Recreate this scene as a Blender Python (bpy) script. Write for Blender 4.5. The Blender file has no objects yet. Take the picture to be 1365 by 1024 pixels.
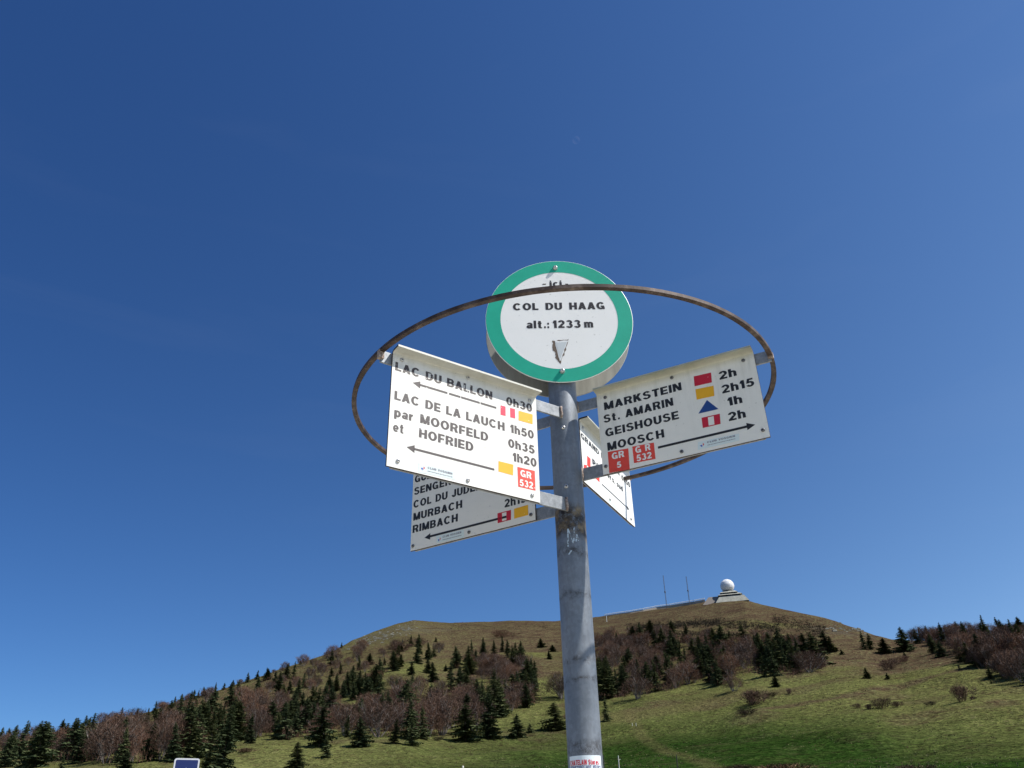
import bpy, bmesh, math, random
import numpy as np
from mathutils import Vector, Matrix

R = math.radians
random.seed(7); rng = np.random.default_rng(7)
scene = bpy.context.scene
COL = scene.collection

# ------------------------------------------------------------------ camera
PITCH, ROLL, FPX = 0.5188721, -0.0283367, 1099.65      # focal length in pixels of a 1365 wide frame
CAM = Vector((-0.1357, -1.9593, 1.6))
IW, IH = 1365.0, 1024.0
cf = Vector((0, math.cos(PITCH), math.sin(PITCH)))
cu0 = Vector((0, -math.sin(PITCH), math.cos(PITCH))); cr0 = Vector((1, 0, 0))
cr = cr0*math.cos(ROLL) + cu0*math.sin(ROLL); cu = -cr0*math.sin(ROLL) + cu0*math.cos(ROLL)
cam_d = bpy.data.cameras.new('camera'); cam = bpy.data.objects.new('camera', cam_d); COL.objects.link(cam)
cam.matrix_world = Matrix(((cr.x, cu.x, -cf.x, CAM.x), (cr.y, cu.y, -cf.y, CAM.y), (cr.z, cu.z, -cf.z, CAM.z), (0, 0, 0, 1)))
cam_d.sensor_width = 36; cam_d.lens = 36*FPX/IW; cam_d.clip_start = 0.05; cam_d.clip_end = 30000
scene.camera = cam

# ------------------------------------------------------------------ light
SUN = Vector((math.sin(R(107))*math.cos(R(51.5)), math.cos(R(107))*math.cos(R(51.5)), math.sin(R(51.5))))
SUN_EL = math.asin(SUN.z); SUN_AZ = math.atan2(SUN.x, SUN.y)     # clockwise from +Y
world = bpy.data.worlds.new('World'); scene.world = world; world.use_nodes = True
wn = world.node_tree; wn.nodes.clear()
sky = wn.nodes.new('ShaderNodeTexSky'); sky.sky_type = 'NISHITA'; sky.sun_disc = False
sky.sun_elevation = SUN_EL; sky.sun_rotation = SUN_AZ; sky.altitude = 1500; sky.air_density = 0.85; sky.dust_density = 0.05; sky.ozone_density = 4.0
hs = wn.nodes.new('ShaderNodeHueSaturation'); hs.inputs['Saturation'].default_value = 1.12; hs.inputs['Value'].default_value = 1.0
bg = wn.nodes.new('ShaderNodeBackground'); bg.inputs[1].default_value = 0.101
wo = wn.nodes.new('ShaderNodeOutputWorld')
wn.links.new(sky.outputs[0], hs.inputs['Color'])
# clear mountain air: paler towards the sun, deeper blue away from it and overhead (smooth over the whole sky)
tcw = wn.nodes.new('ShaderNodeTexCoord'); dt = wn.nodes.new('ShaderNodeVectorMath'); dt.operation = 'DOT_PRODUCT'; dt.inputs[1].default_value = SUN
wn.links.new(tcw.outputs['Generated'], dt.inputs[0]); sz_ = wn.nodes.new('ShaderNodeSeparateXYZ'); wn.links.new(tcw.outputs['Generated'], sz_.inputs[0])
def wm(op, a, b_=0.0):
    n = wn.nodes.new('ShaderNodeMath'); n.operation = op
    for s_, v in zip(n.inputs, (a, b_)):
        if isinstance(v, (int, float)): s_.default_value = v
        else: wn.links.new(v, s_)
    return n.outputs[0]
cb = wn.nodes.new('ShaderNodeCombineColor')
for i_, (a_, b_, c_) in enumerate(((0.05, 1.42, -1.22), (0.02, 0.86, -0.66), (-0.02, 0.42, -0.117))):
    wn.links.new(wm('EXPONENT', wm('ADD', a_, wm('ADD', wm('MULTIPLY', dt.outputs['Value'], b_), wm('MULTIPLY', wm('MAXIMUM', sz_.outputs['Z'], 0.0), c_)))), cb.inputs[i_])
mxw = wn.nodes.new('ShaderNodeMix'); mxw.data_type = 'RGBA'; mxw.blend_type = 'MULTIPLY'; mxw.inputs[0].default_value = 1.0
wn.links.new(hs.outputs[0], mxw.inputs[6]); wn.links.new(cb.outputs[0], mxw.inputs[7]); mpw = wn.nodes.new('ShaderNodeMapping'); mpw.inputs['Scale'].default_value = (1.2, 1.2, 7.0); wn.links.new(tcw.outputs['Generated'], mpw.inputs[0])
nw = wn.nodes.new('ShaderNodeTexNoise'); nw.inputs['Scale'].default_value = 2.3; nw.inputs['Detail'].default_value = 6; nw.inputs['Distortion'].default_value = .6; wn.links.new(mpw.outputs[0], nw.inputs['Vector'])
mrw = wn.nodes.new('ShaderNodeMapRange'); mrw.inputs[1].default_value = .56; mrw.inputs[2].default_value = .85; mrw.inputs[3].default_value = 0; mrw.inputs[4].default_value = .014; wn.links.new(nw.outputs['Fac'], mrw.inputs[0])
mxc = wn.nodes.new('ShaderNodeMix'); mxc.data_type = 'RGBA'; mxc.inputs[7].default_value = (5.0, 5.6, 6.6, 1); wn.links.new(mrw.outputs[0], mxc.inputs[0]); wn.links.new(mxw.outputs[2], mxc.inputs[6]); wn.links.new(mxc.outputs[2], bg.inputs[0]); wn.links.new(bg.outputs[0], wo.inputs[0])
sd = bpy.data.lights.new('sun', 'SUN'); sd.energy = 5.0; sd.angle = R(0.53); sd.color = (1, 0.965, 0.91)
so = bpy.data.objects.new('sun', sd); COL.objects.link(so); so.rotation_euler = SUN.to_track_quat('Z', 'Y').to_euler()
scene.view_settings.view_transform = 'Standard'; scene.view_settings.look = 'None'
scene.view_settings.exposure = 0.36; scene.view_settings.gamma = 1.0; scene.view_settings.use_curve_mapping = False
scene.render.engine = 'CYCLES'

# ------------------------------------------------------------------ helpers
def mat(name, col, rough=0.8, metal=0.0, spec=0.3):
    m = bpy.data.materials.new(name); m.use_nodes = True
    b = m.node_tree.nodes['Principled BSDF']
    b.inputs['Base Color'].default_value = (*col, 1); b.inputs['Roughness'].default_value = rough
    b.inputs['Metallic'].default_value = metal; b.inputs['Specular IOR Level'].default_value = spec
    return m
def NT(m): return m.node_tree, m.node_tree.nodes['Principled BSDF']
def noise(nt, scale, detail=4, rough=0.6, coord='Object', stretch=None):
    tc = nt.nodes.new('ShaderNodeTexCoord'); n = nt.nodes.new('ShaderNodeTexNoise')
    n.inputs['Scale'].default_value = scale; n.inputs['Detail'].default_value = detail; n.inputs['Roughness'].default_value = rough
    if stretch:
        mp = nt.nodes.new('ShaderNodeMapping'); mp.inputs['Scale'].default_value = stretch
        nt.links.new(tc.outputs[coord], mp.inputs[0]); nt.links.new(mp.outputs[0], n.inputs['Vector'])
    else: nt.links.new(tc.outputs[coord], n.inputs['Vector'])
    return n.outputs['Fac']
def ramp(nt, src, stops):
    r = nt.nodes.new('ShaderNodeValToRGB'); e = r.color_ramp.elements
    while len(e) < len(stops): e.new(0.5)
    for i, (p, c) in enumerate(stops):
        e[i].position = p; e[i].color = (*c, 1) if len(c) == 3 else c
    nt.links.new(src, r.inputs[0]); return r.outputs[0]
def sock(nt, s, v):
    if isinstance(v, (tuple, list)): s.default_value = (*v, 1) if len(v) == 3 else v
    elif isinstance(v, (int, float)): s.default_value = v
    else: nt.links.new(v, s)
def mix(nt, f, a, b, mode='MIX'):
    n = nt.nodes.new('ShaderNodeMix'); n.data_type = 'RGBA'; n.blend_type = mode
    sock(nt, n.inputs[0], f); sock(nt, n.inputs[6], a); sock(nt, n.inputs[7], b); return n.outputs[2]
def math_(nt, op, a, b=0.0, clamp=False):
    n = nt.nodes.new('ShaderNodeMath'); n.operation = op; n.use_clamp = clamp
    sock(nt, n.inputs[0], a); sock(nt, n.inputs[1], b); return n.outputs[0]
def bump(nt, b, h, strength=0.3, dist=0.01):
    n = nt.nodes.new('ShaderNodeBump'); n.inputs['Strength'].default_value = strength; n.inputs['Distance'].default_value = dist
    nt.links.new(h, n.inputs['Height']); nt.links.new(n.outputs[0], b.inputs['Normal'])

def link(name, mesh, m=None, parent=None, mw=None):
    o = bpy.data.objects.new(name, mesh); COL.objects.link(o)
    if m is not None and mesh is not None: 
        for k_, mm in enumerate(m if isinstance(m, (list, tuple)) else [m]):
            if k_ < len(mesh.materials): mesh.materials[k_] = mm
            else: mesh.materials.append(mm)
    if parent: o.parent = parent
    if mw is not None: o.matrix_local = mw
    return o
def tag(o, label=None, cat=None, group=None, kind=None):
    if label: o['label'] = label
    if cat: o['category'] = cat
    if group: o['group'] = group
    if kind: o['kind'] = kind
    return o
def empty(name, loc=(0, 0, 0), rz=0):
    o = bpy.data.objects.new(name, None); COL.objects.link(o); o.location = loc; o.rotation_euler = (0, 0, rz); o.empty_display_size = 0.1
    return o
def pymesh(name, v, f, smooth=False):
    me = bpy.data.meshes.new(name); me.from_pydata([tuple(p) for p in v], [], [tuple(q) for q in f]); me.update()
    if smooth: me.polygons.foreach_set('use_smooth', [True]*len(me.polygons))
    return me
def boxmesh(name, x0, x1, y0, y1, z0, z1, bev=0.0):
    bm = bmesh.new(); bmesh.ops.create_cube(bm, size=1)
    for v in bm.verts: v.co = Vector(((x0+x1)/2+v.co.x*(x1-x0), (y0+y1)/2+v.co.y*(y1-y0), (z0+z1)/2+v.co.z*(z1-z0)))
    if bev: bmesh.ops.bevel(bm, geom=bm.edges[:], offset=bev, segments=2, affect='EDGES', profile=0.7)
    me = bpy.data.meshes.new(name); bm.to_mesh(me); bm.free(); return me
def tube(pts, rads, n=6, cap=True, flatcap=False):
    V, Fc = [], []
    for i, (p, r) in enumerate(zip(pts, rads)):
        p = Vector(p); t = (Vector(pts[min(i+1, len(pts)-1)]) - Vector(pts[max(i-1, 0)])).normalized()
        a = t.cross(Vector((0.3, 0.9, 0.1))).normalized(); b = t.cross(a)
        for k in range(n):
            w = 2*math.pi*k/n; V.append(p + (a*math.cos(w)+b*math.sin(w))*r)
    for i in range(len(pts)-1):
        for k in range(n): Fc.append((i*n+k, i*n+(k+1) % n, (i+1)*n+(k+1) % n, (i+1)*n+k))
    if cap: Fc.append(tuple(range(n))[::-1]); Fc.append(tuple(range((len(pts)-1)*n, len(pts)*n)))
    return V, Fc
def join(parts):
    V, Fc = [], []
    for v, f in parts:
        o = len(V); V += list(v); Fc += [tuple(i+o for i in q) for q in f]
    return V, Fc
def lathe(prof, n=32):
    V, Fc = [], []
    for r, z in prof:
        for k in range(n): V.append((r*math.cos(2*math.pi*k/n), r*math.sin(2*math.pi*k/n), z))
    for i in range(len(prof)-1):
        for k in range(n): Fc.append((i*n+k, i*n+(k+1) % n, (i+1)*n+(k+1) % n, (i+1)*n+k))
    Fc.append(tuple(range(n))[::-1]); Fc.append(tuple(range((len(prof)-1)*n, len(prof)*n)))
    return V, Fc

# smooth 2-D value noise (numpy)
def vnoise(x, y, seed=0):
    xi = np.floor(x).astype(np.int64); yi = np.floor(y).astype(np.int64); xf = x-xi; yf = y-yi
    def h(i, j):
        n = (i*374761393 + j*668265263 + seed*1442695041) & 0x7fffffff
        n = ((n ^ (n >> 13))*1274126177) & 0x7fffffff
        return ((n ^ (n >> 16)) & 0xffff)/65535.0
    u = xf*xf*(3-2*xf); v = yf*yf*(3-2*yf)
    return (h(xi, yi)*(1-u)+h(xi+1, yi)*u)*(1-v) + (h(xi, yi+1)*(1-u)+h(xi+1, yi+1)*u)*v - 0.5
def fbm(x, y, seed=0, o=4):
    s = 0; a = 1.0
    for i in range(o): s = s + a*vnoise(x, y, seed+i); x = x*2.03; y = y*2.03; a *= 0.5
    return s

# ------------------------------------------------------------------ terrain
def ray(px, py):
    d = cf*FPX + cr*(px-IW/2) + cu*(IH/2-py); return d.normalized()
SKY = [(0, 987), (60, 978), (120, 966), (160, 957), (200, 948), (240, 934), (300, 918), (350, 901), (380, 890), (400, 884), (440, 869), (470, 853), (500, 841),
       (530, 831), (552, 827), (575, 829), (600, 831), (640, 829), (680, 828), (740, 828), (800, 821), (850, 814), (900, 808), (930, 803), (960, 798.5), (990, 799), (1010, 804), (1040, 811.5),
       (1100, 824), (1140, 836), (1165, 846), (1190, 852), (1215, 853), (1240, 853), (1300, 849), (1365, 846)]
sa, se = [], []
for p in SKY:
    d = ray(*p); sa.append(math.degrees(math.atan2(d.x, d.y))); se.append(math.degrees(math.asin(d.z)))
SA = np.array([-180, -120, -80, -55, -40] + sa + [38, 55, 80, 120, 180]); SE = np.array([0.6, 0.6, 1.5, 3.5, 5.2] + se + [10.0, 8.5, 5.0, 1.5, 0.6])
RA = np.array([-180, -60, -31, -20, -12, -7, 3, 14, 20, 24, 30, 60, 180]); RR = np.array([500, 380, 380, 470, 640, 760, 745, 700, 570, 440, 400, 380, 500.])
_d = np.arange(-200, 200.01, .25); _v = np.interp((_d+180) % 360-180, RA, RR); _k = np.exp(-(np.arange(-24, 25)*.25/2.4)**2/2); _v = np.convolve(np.pad(_v, 24, 'edge'), _k/_k.sum(), 'valid')
def esky(az): return np.interp(az, SA, SE)
def rsky(az): return np.interp(az, _d, _v)
R0 = 22.0
def sstep(a, b, x):
    t = np.clip((x-a)/(b-a), 0, 1); return t*t*(3-2*t)
def ground_polar(az, r):
    E = esky(az); RS = rsky(az)
    t = np.clip((r-R0)/(RS-R0), 0, 1)
    g = 0.6*t**0.57 + 0.4*(1-(1-t)**2.3)
    x = CAM.x + r*np.sin(np.radians(az)); y = CAM.y + r*np.cos(np.radians(az))
    z = CAM.z + r*np.tan(np.radians(E*g))
    zc = CAM.z + RS*np.tan(np.radians(E))
    over = np.maximum(r-RS, 0)
    z = np.where(r > RS, zc - over*0.12 - np.minimum(over, 400)**2*0.0006, z)
    z = np.maximum(z, -260 + 60*fbm(x/900, y/900, 5))
    k = sstep(8, 65, r)
    amp = sstep(40, 160, r)*(1-sstep(0.93, 1.0, r/RS)*0.75)
    n = 3.2*fbm(x/60, y/60, 1, 3) + 0.9*fbm(x/14, y/14, 9, 3)
    return k*z + amp*n + (1-k)*0.12*fbm(x/3, y/3, 3)
def ground(x, y):
    dx = np.asarray(x)-CAM.x; dy = np.asarray(y)-CAM.y
    return ground_polar(np.degrees(np.arctan2(dx, dy)), np.hypot(dx, dy))
def at(px, py):
    """first point of the terrain seen through pixel px, py"""
    d = ray(px, py); az = math.degrees(math.atan2(d.x, d.y)); te = d.z/math.hypot(d.x, d.y)
    rr = np.concatenate([np.linspace(30, 1000, 1600)])
    zz = ground_polar(np.full_like(rr, az), rr); ex = (zz-CAM.z) - rr*te
    i = np.argmax(ex > 0)
    if ex[i] <= 0: i = int(np.argmin(np.abs(ex[rr < rsky(az)])))
    r = rr[i]; x = CAM.x + r*math.sin(R(az)); y = CAM.y + r*math.cos(R(az))
    return Vector((x, y, float(zz[i])))
def px2m(p, px):   # metres covered by px pixels of height at p
    return px*(p-CAM).dot(cf)/FPX/1.03

azs = np.concatenate([np.arange(-180, -42, 3.0), np.arange(-42, 42, 0.1), np.arange(42, 180.1, 3.0)])
rs = np.concatenate([[0.01], np.geomspace(1, 25, 22), np.arange(27, 120, 2.0), np.arange(120, 800, 2.5), np.geomspace(805, 12000, 40)])
AZ, RG = np.meshgrid(azs, rs)
Zt = ground_polar(AZ, RG); Xt = CAM.x + RG*np.sin(np.radians(AZ)); Yt = CAM.y + RG*np.cos(np.radians(AZ))
nr, na = AZ.shape
co = np.stack([Xt, Yt, Zt], -1).reshape(-1, 3).astype(np.float32)
idx = np.arange(nr*na).reshape(nr, na)
q = np.stack([idx[:-1, :-1], idx[:-1, 1:], idx[1:, 1:], idx[1:, :-1]], -1).reshape(-1, 4)[:, ::-1]
me = bpy.data.meshes.new('hillside'); me.vertices.add(len(co)); me.vertices.foreach_set('co', co.ravel())
me.loops.add(q.size); me.loops.foreach_set('vertex_index', q.ravel().astype(np.int32))
me.polygons.add(len(q)); me.polygons.foreach_set('loop_start', np.arange(0, q.size, 4, dtype=np.int32)); me.polygons.foreach_set('loop_total', np.full(len(q), 4, dtype=np.int32))
me.update(calc_edges=True); me.polygons.foreach_set('use_smooth', np.ones(len(q), dtype=bool))
# ground cover: green = lush meadow, heath = brown heather and dead grass, path = worn trail, scree = pale rock
RSg = rsky(AZ); tt = (RG-R0)/(RSg-R0)
big = fbm(Xt/70, Yt/70, 21, 4); med = fbm(Xt/18, Yt/18, 33, 4)
lush = sstep(0.44, 0.14, tt - 0.10*big + 0.0*AZ)*sstep(-12, 12, AZ + 14*big)
heath0 = sstep(-12, 2, AZ)
lush = np.clip(lush + 0.5*sstep(0.3, 0.05, tt)*sstep(-35, 0, AZ), 0, 1)
heath = sstep(0.42, 0.74, tt + 0.30*big + 0.22*med)*(0.6+0.4*heath0)
heath = np.maximum(heath, 0.5*sstep(0.1, 0.45, med)*sstep(0.12, 0.35, tt))
def polyline_dist(pts):
    P = [at(*p) for p in pts]; D = np.full(Xt.shape, 1e9)
    for a, b in zip(P[:-1], P[1:]):
        ax, ay, bx, by = a.x, a.y, b.x, b.y; L = (bx-ax)**2+(by-ay)**2
        t = np.clip(((Xt-ax)*(bx-ax)+(Yt-ay)*(by-ay))/L, 0, 1)
        D = np.minimum(D, np.hypot(Xt-ax-t*(bx-ax), Yt-ay-t*(by-ay)))
    return D
trail = polyline_dist([(838, 950), (850, 972), (866, 990), (888, 1003), (915, 1009), (940, 1018), (965, 1032)])
path = sstep(2.6, 0.4, trail)*0.5*(0.6+0.8*(med+.5))
bank = sstep(5, 1.0, polyline_dist([(1000, 948), (1060, 940), (1120, 930), (1180, 918), (1240, 902), (1280, 893)]))
heath = np.maximum(heath, bank*0.75)
dryband = sstep(16, 3, polyline_dist([(815, 955), (870, 950), (930, 940), (985, 925)])) 
scree = sstep(40, 8, polyline_dist([(472, 861), (500, 850), (530, 843), (556, 836)]))*sstep(0.0, 0.25, 0.2+fbm(Xt/9, Yt/9, 61, 4))
scree = np.maximum(scree, sstep(22, 5, polyline_dist([(1100, 838), (1125, 843), (1150, 840)]))*sstep(0.1, 0.4, 0.2+fbm(Xt/7, Yt/7, 71, 4)))
bounce_gravel = me.attributes.new('gravel', 'FLOAT', 'POINT'); bounce_gravel.data.foreach_set('value', sstep(42, 32, RG+4*med).reshape(-1).astype(np.float32))  # unseen pale gravel around the camera, added to bounce light onto the shaded panels
ca = me.color_attributes.new('cover', 'FLOAT_COLOR', 'POINT')
ca.data.foreach_set('color', np.stack([lush, heath, np.clip(path+0.7*dryband, 0, 1), scree], -1).reshape(-1).astype(np.float32))
m = mat('hill_turf', (0.08, 0.09, 0.04), 0.95, spec=0.0); nt, b = NT(m)
at_ = nt.nodes.new('ShaderNodeAttribute'); at_.attribute_name = 'cover'
sp = nt.nodes.new('ShaderNodeSeparateColor'); nt.links.new(at_.outputs['Color'], sp.inputs[0])
n1 = noise(nt, 0.035, 8, 0.7); n2 = noise(nt, 0.5, 10, 0.82); n3 = noise(nt, 2.6, 5, 0.8); n5 = noise(nt, 0.85, 2.5, 0.6); n4 = noise(nt, 0.13, 6, 0.7)
olive = ramp(nt, n2, [(0.34, (0.050, 0.036, 0.022)), (0.43, (0.088, 0.080, 0.034)), (0.51, (0.102, 0.114, 0.037)), (0.58, (0.138, 0.134, 0.052)), (0.67, (0.19, 0.165, 0.088))])
green = ramp(nt, n2, [(0.36, (0.010, 0.016, 0.005)), (0.47, (0.013, 0.033, 0.006)), (0.56, (0.022, 0.048, 0.009)), (0.63, (0.036, 0.050, 0.014)), (0.72, (0.11, 0.10, 0.045))])
brown = ramp(nt, n2, [(0.34, (0.044, 0.021, 0.016)), (0.44, (0.072, 0.043, 0.030)), (0.51, (0.092, 0.070, 0.042)), (0.57, (0.105, 0.100, 0.050)), (0.68, (0.16, 0.15, 0.09))])
straw = ramp(nt, n2, [(0.3, (0.085, 0.075, 0.032)), (0.7, (0.14, 0.115, 0.058))])
rock = ramp(nt, n3, [(0.35, (0.06, 0.055, 0.04)), (0.7, (0.15, 0.145, 0.115))])
def soft(f, n, k=1.3): return math_(nt, 'ADD', f, math_(nt, 'MULTIPLY', math_(nt, 'SUBTRACT', n, 0.5), k), True)
c = mix(nt, soft(sp.outputs[0], n4, .9), olive, green)
c = mix(nt, soft(sp.outputs[1], n4, 1.5), c, brown)
c = mix(nt, math_(nt, 'MULTIPLY', sp.outputs[1], ramp(nt, noise(nt, 0.06, 7, .75, stretch=(1, 1, 3)), [(.46, (0, 0, 0)), (.60, (.75, .75, .75))])), c, ramp(nt, n2, [(.4, (.034, .020, .016)), (.6, (.078, .050, .036))]))
c = mix(nt, math_(nt, 'MULTIPLY', sp.outputs[2], 0.75), c, straw)
c = mix(nt, math_(nt, 'MULTIPLY', at_.outputs['Alpha'], .38), c, rock)
ga = nt.nodes.new('ShaderNodeAttribute'); ga.attribute_name = 'gravel'
c = mix(nt, ga.outputs['Fac'], c, ramp(nt, n3, [(0.3, (0.40, 0.375, 0.32)), (0.7, (0.56, 0.53, 0.46))]))  # very pale, so the added gravel throws more light upwards
c = mix(nt, 0.75, c, ramp(nt, n1, [(0.3, (0.72, 0.70, 0.68)), (0.7, (1.2, 1.25, 1.15))]), 'MULTIPLY')
c = mix(nt, 0.75, c, ramp(nt, n3, [(0.36, (0.35, 0.35, 0.35)), (0.5, (0.95, 0.95, 0.95)), (0.66, (1.7, 1.65, 1.5))]), 'MULTIPLY')
c = mix(nt, 0.8, c, ramp(nt, n5, [(0.36, (0.60, 0.56, 0.58)), (0.47, (0.94, 0.94, 0.94)), (0.56, (1.06, 1.06, 1.04)), (0.68, (1.5, 1.45, 1.35))]), 'MULTIPLY')
nt.links.new(c, b.inputs['Base Color']); bump(nt, b, n5, 1.0, 0.9)
link('hillside', me, m)['kind'] = 'structure'

# tussocks: pale dry grass tufts and darker clumps on the meadow, as real blades
def tussocks():
    V, Fc, M = [], [], []
    for i in range(16000):
        az = random.uniform(-31, 32); rr = 85 + 330*random.random()**1.2
        if az < -3 and rr < 110: continue
        x = CAM.x + rr*math.sin(R(az)); y = CAM.y + rr*math.cos(R(az)); 
        V.append((x, y)); 
    P = np.array(V); keep = fbm(P[:, 0]/12, P[:, 1]/12, 77, 3) > -0.08; P = P[keep]
    Z = ground(P[:, 0], P[:, 1]); V = []
    for (x, y), z in zip(P, Z):
        h = random.uniform(0.08, 0.3); mi = random.choice((0, 0, 1, 2)); h *= .55+math.hypot(x, y)/520
        for k in range(4):
            a = random.uniform(0, 6.28); w = random.uniform(0.02, 0.07)*(.7+math.hypot(x, y)/400); bx = x+random.gauss(0, 0.14); by = y+random.gauss(0, 0.14)
            i = len(V); V += [(bx-w*math.cos(a), by-w*math.sin(a), z-0.05), (bx+w*math.cos(a), by+w*math.sin(a), z-0.05), (bx+random.gauss(0, 0.14), by+random.gauss(0, 0.14), z+h)]
            Fc.append((i, i+1, i+2)); M.append(mi)
    me = pymesh('grass_tussocks', V, Fc); 
    o = link('grass_tussocks', me, [mat('dead_grass', (0.145, 0.14, 0.065), 0.9, spec=0.1), mat('dark_grass', (0.030, 0.046, 0.012), 0.9, spec=0.1), mat('heather_tuft', (0.075, 0.040, 0.026), 0.9, spec=0.1)])
    me.polygons.foreach_set('material_index', M)
    tag(o, 'scattered pale and dark grass tufts on the sloping meadow', 'grass', kind='stuff')
tussocks()
# scree: loose rocks on the left shoulder of the mountain
def rocks():
    parts = []
    for (x0, y0, x1, y1, n, sp_) in ((470, 862, 556, 835, 120, 4.5), (1100, 839, 1152, 842, 26, 3.5)):
        for i in range(n):
            t = random.random(); p = at(x0+(x1-x0)*t+random.gauss(0, 4), y0+(y1-y0)*t+random.gauss(0, sp_)*0.8)
            s = random.uniform(0.3, 1.15)
            V = [(p.x+s*random.uniform(.7, 1.3)*a, p.y+s*random.uniform(.7, 1.3)*b_, p.z+s*random.uniform(.5, .9)*c_) for a, b_, c_ in ((-1, -1, -.3), (1, -1, -.3), (1, 1, -.3), (-1, 1, -.3), (-.6, -.6, 1), (.6, -.5, .8), (.6, .6, 1), (-.5, .6, .8))]
            parts.append((V, [(0, 1, 5, 4), (1, 2, 6, 5), (2, 3, 7, 6), (3, 0, 4, 7), (4, 5, 6, 7)]))
    m = mat('scree_rock', (0.26, 0.25, 0.21), 0.95); nt, b = NT(m); nt.links.new(ramp(nt, noise(nt, 0.7, 4), [(0.3, (0.08, 0.075, 0.055)), (0.7, (0.19, 0.185, 0.15))]), b.inputs['Base Color'])
    o = link('scree_rocks', pymesh('scree_rocks', *join(parts)), m)
    tag(o, 'pale loose rocks strewn below the rounded left shoulder of the mountain', 'rocks', kind='stuff')
rocks()

# ------------------------------------------------------------------ trees
def spruce_mesh(seed, n_br=270, wide=0.21, ragged=0.25):
    rd = random.Random(seed); V, Fc = [], []
    lop = rd.uniform(0, 6.28); gaps = [(rd.uniform(0, 6.28), rd.uniform(.15, .8)) for _ in range(5)]
    for i in range(n_br):
        z = 0.06 + 0.92*(i/n_br)**0.85; a = rd.uniform(0, 6.28)
        if any(abs((a-g+3.14) % 6.28-3.14) < 0.5 and abs(z-h) < 0.07 for g, h in gaps): continue
        L = wide*((1-z)**0.78+0.045)*rd.uniform(1-ragged*1.4, 1+ragged)*(1+0.16*math.cos(a-lop))
        droop = rd.uniform(0.05, 0.35)*L; d = (math.cos(a), math.sin(a)); s = (-d[1], d[0])
        nseg = 5 if L > 0.06 else 3
        for k in range(nseg):
            t0 = (k+0.1)/nseg; t1 = (k+1.25)/nseg; w = L*0.34*(1.2-t0*0.75)
            for sg in (-1, 1, 0):
                sw = w*rd.uniform(0.7, 1.3)
                p0 = (d[0]*L*t0, d[1]*L*t0, z-droop*t0**1.4+rd.uniform(-.004, .004))
                p1 = (d[0]*L*t1, d[1]*L*t1, z-droop*t1**1.4+rd.uniform(-.004, .006))
                if sg == 0: p2 = (d[0]*L*(t0+t1)/2+rd.uniform(-.006, .006), d[1]*L*(t0+t1)/2, z-droop*t1-sw*0.8)
                else: p2 = (d[0]*L*t1*0.95+s[0]*sg*sw, d[1]*L*t1*0.95+s[1]*sg*sw, z-droop*t1-sw*rd.uniform(0.05, 0.5))
                j = len(V); V += [p0, p1, p2]; Fc.append((j, j+1, j+2))
    j = len(V); V += [(-.004, 0, .95), (.004, 0, .95), (0, 0, 1.0)]; Fc.append((j, j+1, j+2))
    return V, Fc
def spruce_trunk(): return tube([(0, 0, -0.05), (0, 0, 0.4), (0, 0, 0.96)], [0.016, 0.011, 0.002], 6)
def bare_mesh(seed, spread=0.42, stems=5, twigs=2600, low=0.12):
    """multi-stemmed leafless beech: limbs (returned first) and a haze of fine upright twigs"""
    rd = random.Random(seed); limbs = []; V, Fc = [], []; nodes = []
    for s in range(stems):
        a = rd.uniform(0, 6.28); tilt = rd.uniform(0.05, spread*1.1)
        p = Vector((math.cos(a)*0.03, math.sin(a)*0.03, -0.03)); d = Vector((math.cos(a)*tilt, math.sin(a)*tilt, 1)).normalized()
        pts = [p]; 
        for k in range(6):
            d = (d+Vector((rd.gauss(0, .12), rd.gauss(0, .12), 0.10))).normalized(); p = p + d*rd.uniform(.10, .145); pts.append(p)
            if p.z > low:
                for _ in range(3):
                    aa = rd.uniform(0, 6.28); dd = (d+Vector((math.cos(aa), math.sin(aa), .35))*rd.uniform(.5, 1.0)).normalized()
                    L = rd.uniform(.12, .27); q_ = [p, p+dd*L*.5, p+(dd+Vector((0, 0, .35))).normalized()*L]
                    limbs.append((q_, [.0050, .0036, .0018])); nodes += [(q_[1], dd), (q_[2], dd), ((q_[1]+q_[2])/2, dd)]
        limbs.append((pts, [.014, .012, .010, .008, .006, .004, .003])); nodes += [(pp, d) for pp in pts[3:]]
    for i in range(twigs):
        p, d = rd.choice(nodes); p = p + d*rd.uniform(-.05, .05)+Vector((rd.gauss(0, .035), rd.gauss(0, .035), rd.gauss(0, .025)))
        if i % 3:   # outer haze of the rounded crown
            a = rd.uniform(0, 6.28); ph = math.acos(rd.uniform(-.35, 1)); q_ = rd.uniform(.45, 1)**.5*(1+.16*math.sin(3*a+seed)*math.sin(2.5*ph)+.10*math.sin(7*a+ph*5))
            p = Vector((.40*q_*math.sin(ph)*math.cos(a), .40*q_*math.sin(ph)*math.sin(a), .38+q_*math.cos(ph)*(.55 if math.cos(ph) > 0 else .55)))
        dd = (Vector((p.x*1.3, p.y*1.3, 0.65))+Vector((rd.gauss(0, .45), rd.gauss(0, .45), rd.gauss(0, .3)))).normalized()
        L = rd.uniform(.04, .12); w = dd.cross(Vector((rd.gauss(0, 1), rd.gauss(0, 1), rd.gauss(0, 1)))).normalized()*rd.uniform(.0022, .0050)
        j = len(V); V += [p-w, p+w, p+dd*L]; Fc.append((j, j+1, j+2))
    return join([tube(a, b, 4, False) for a, b in limbs]), (V, Fc)
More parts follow.
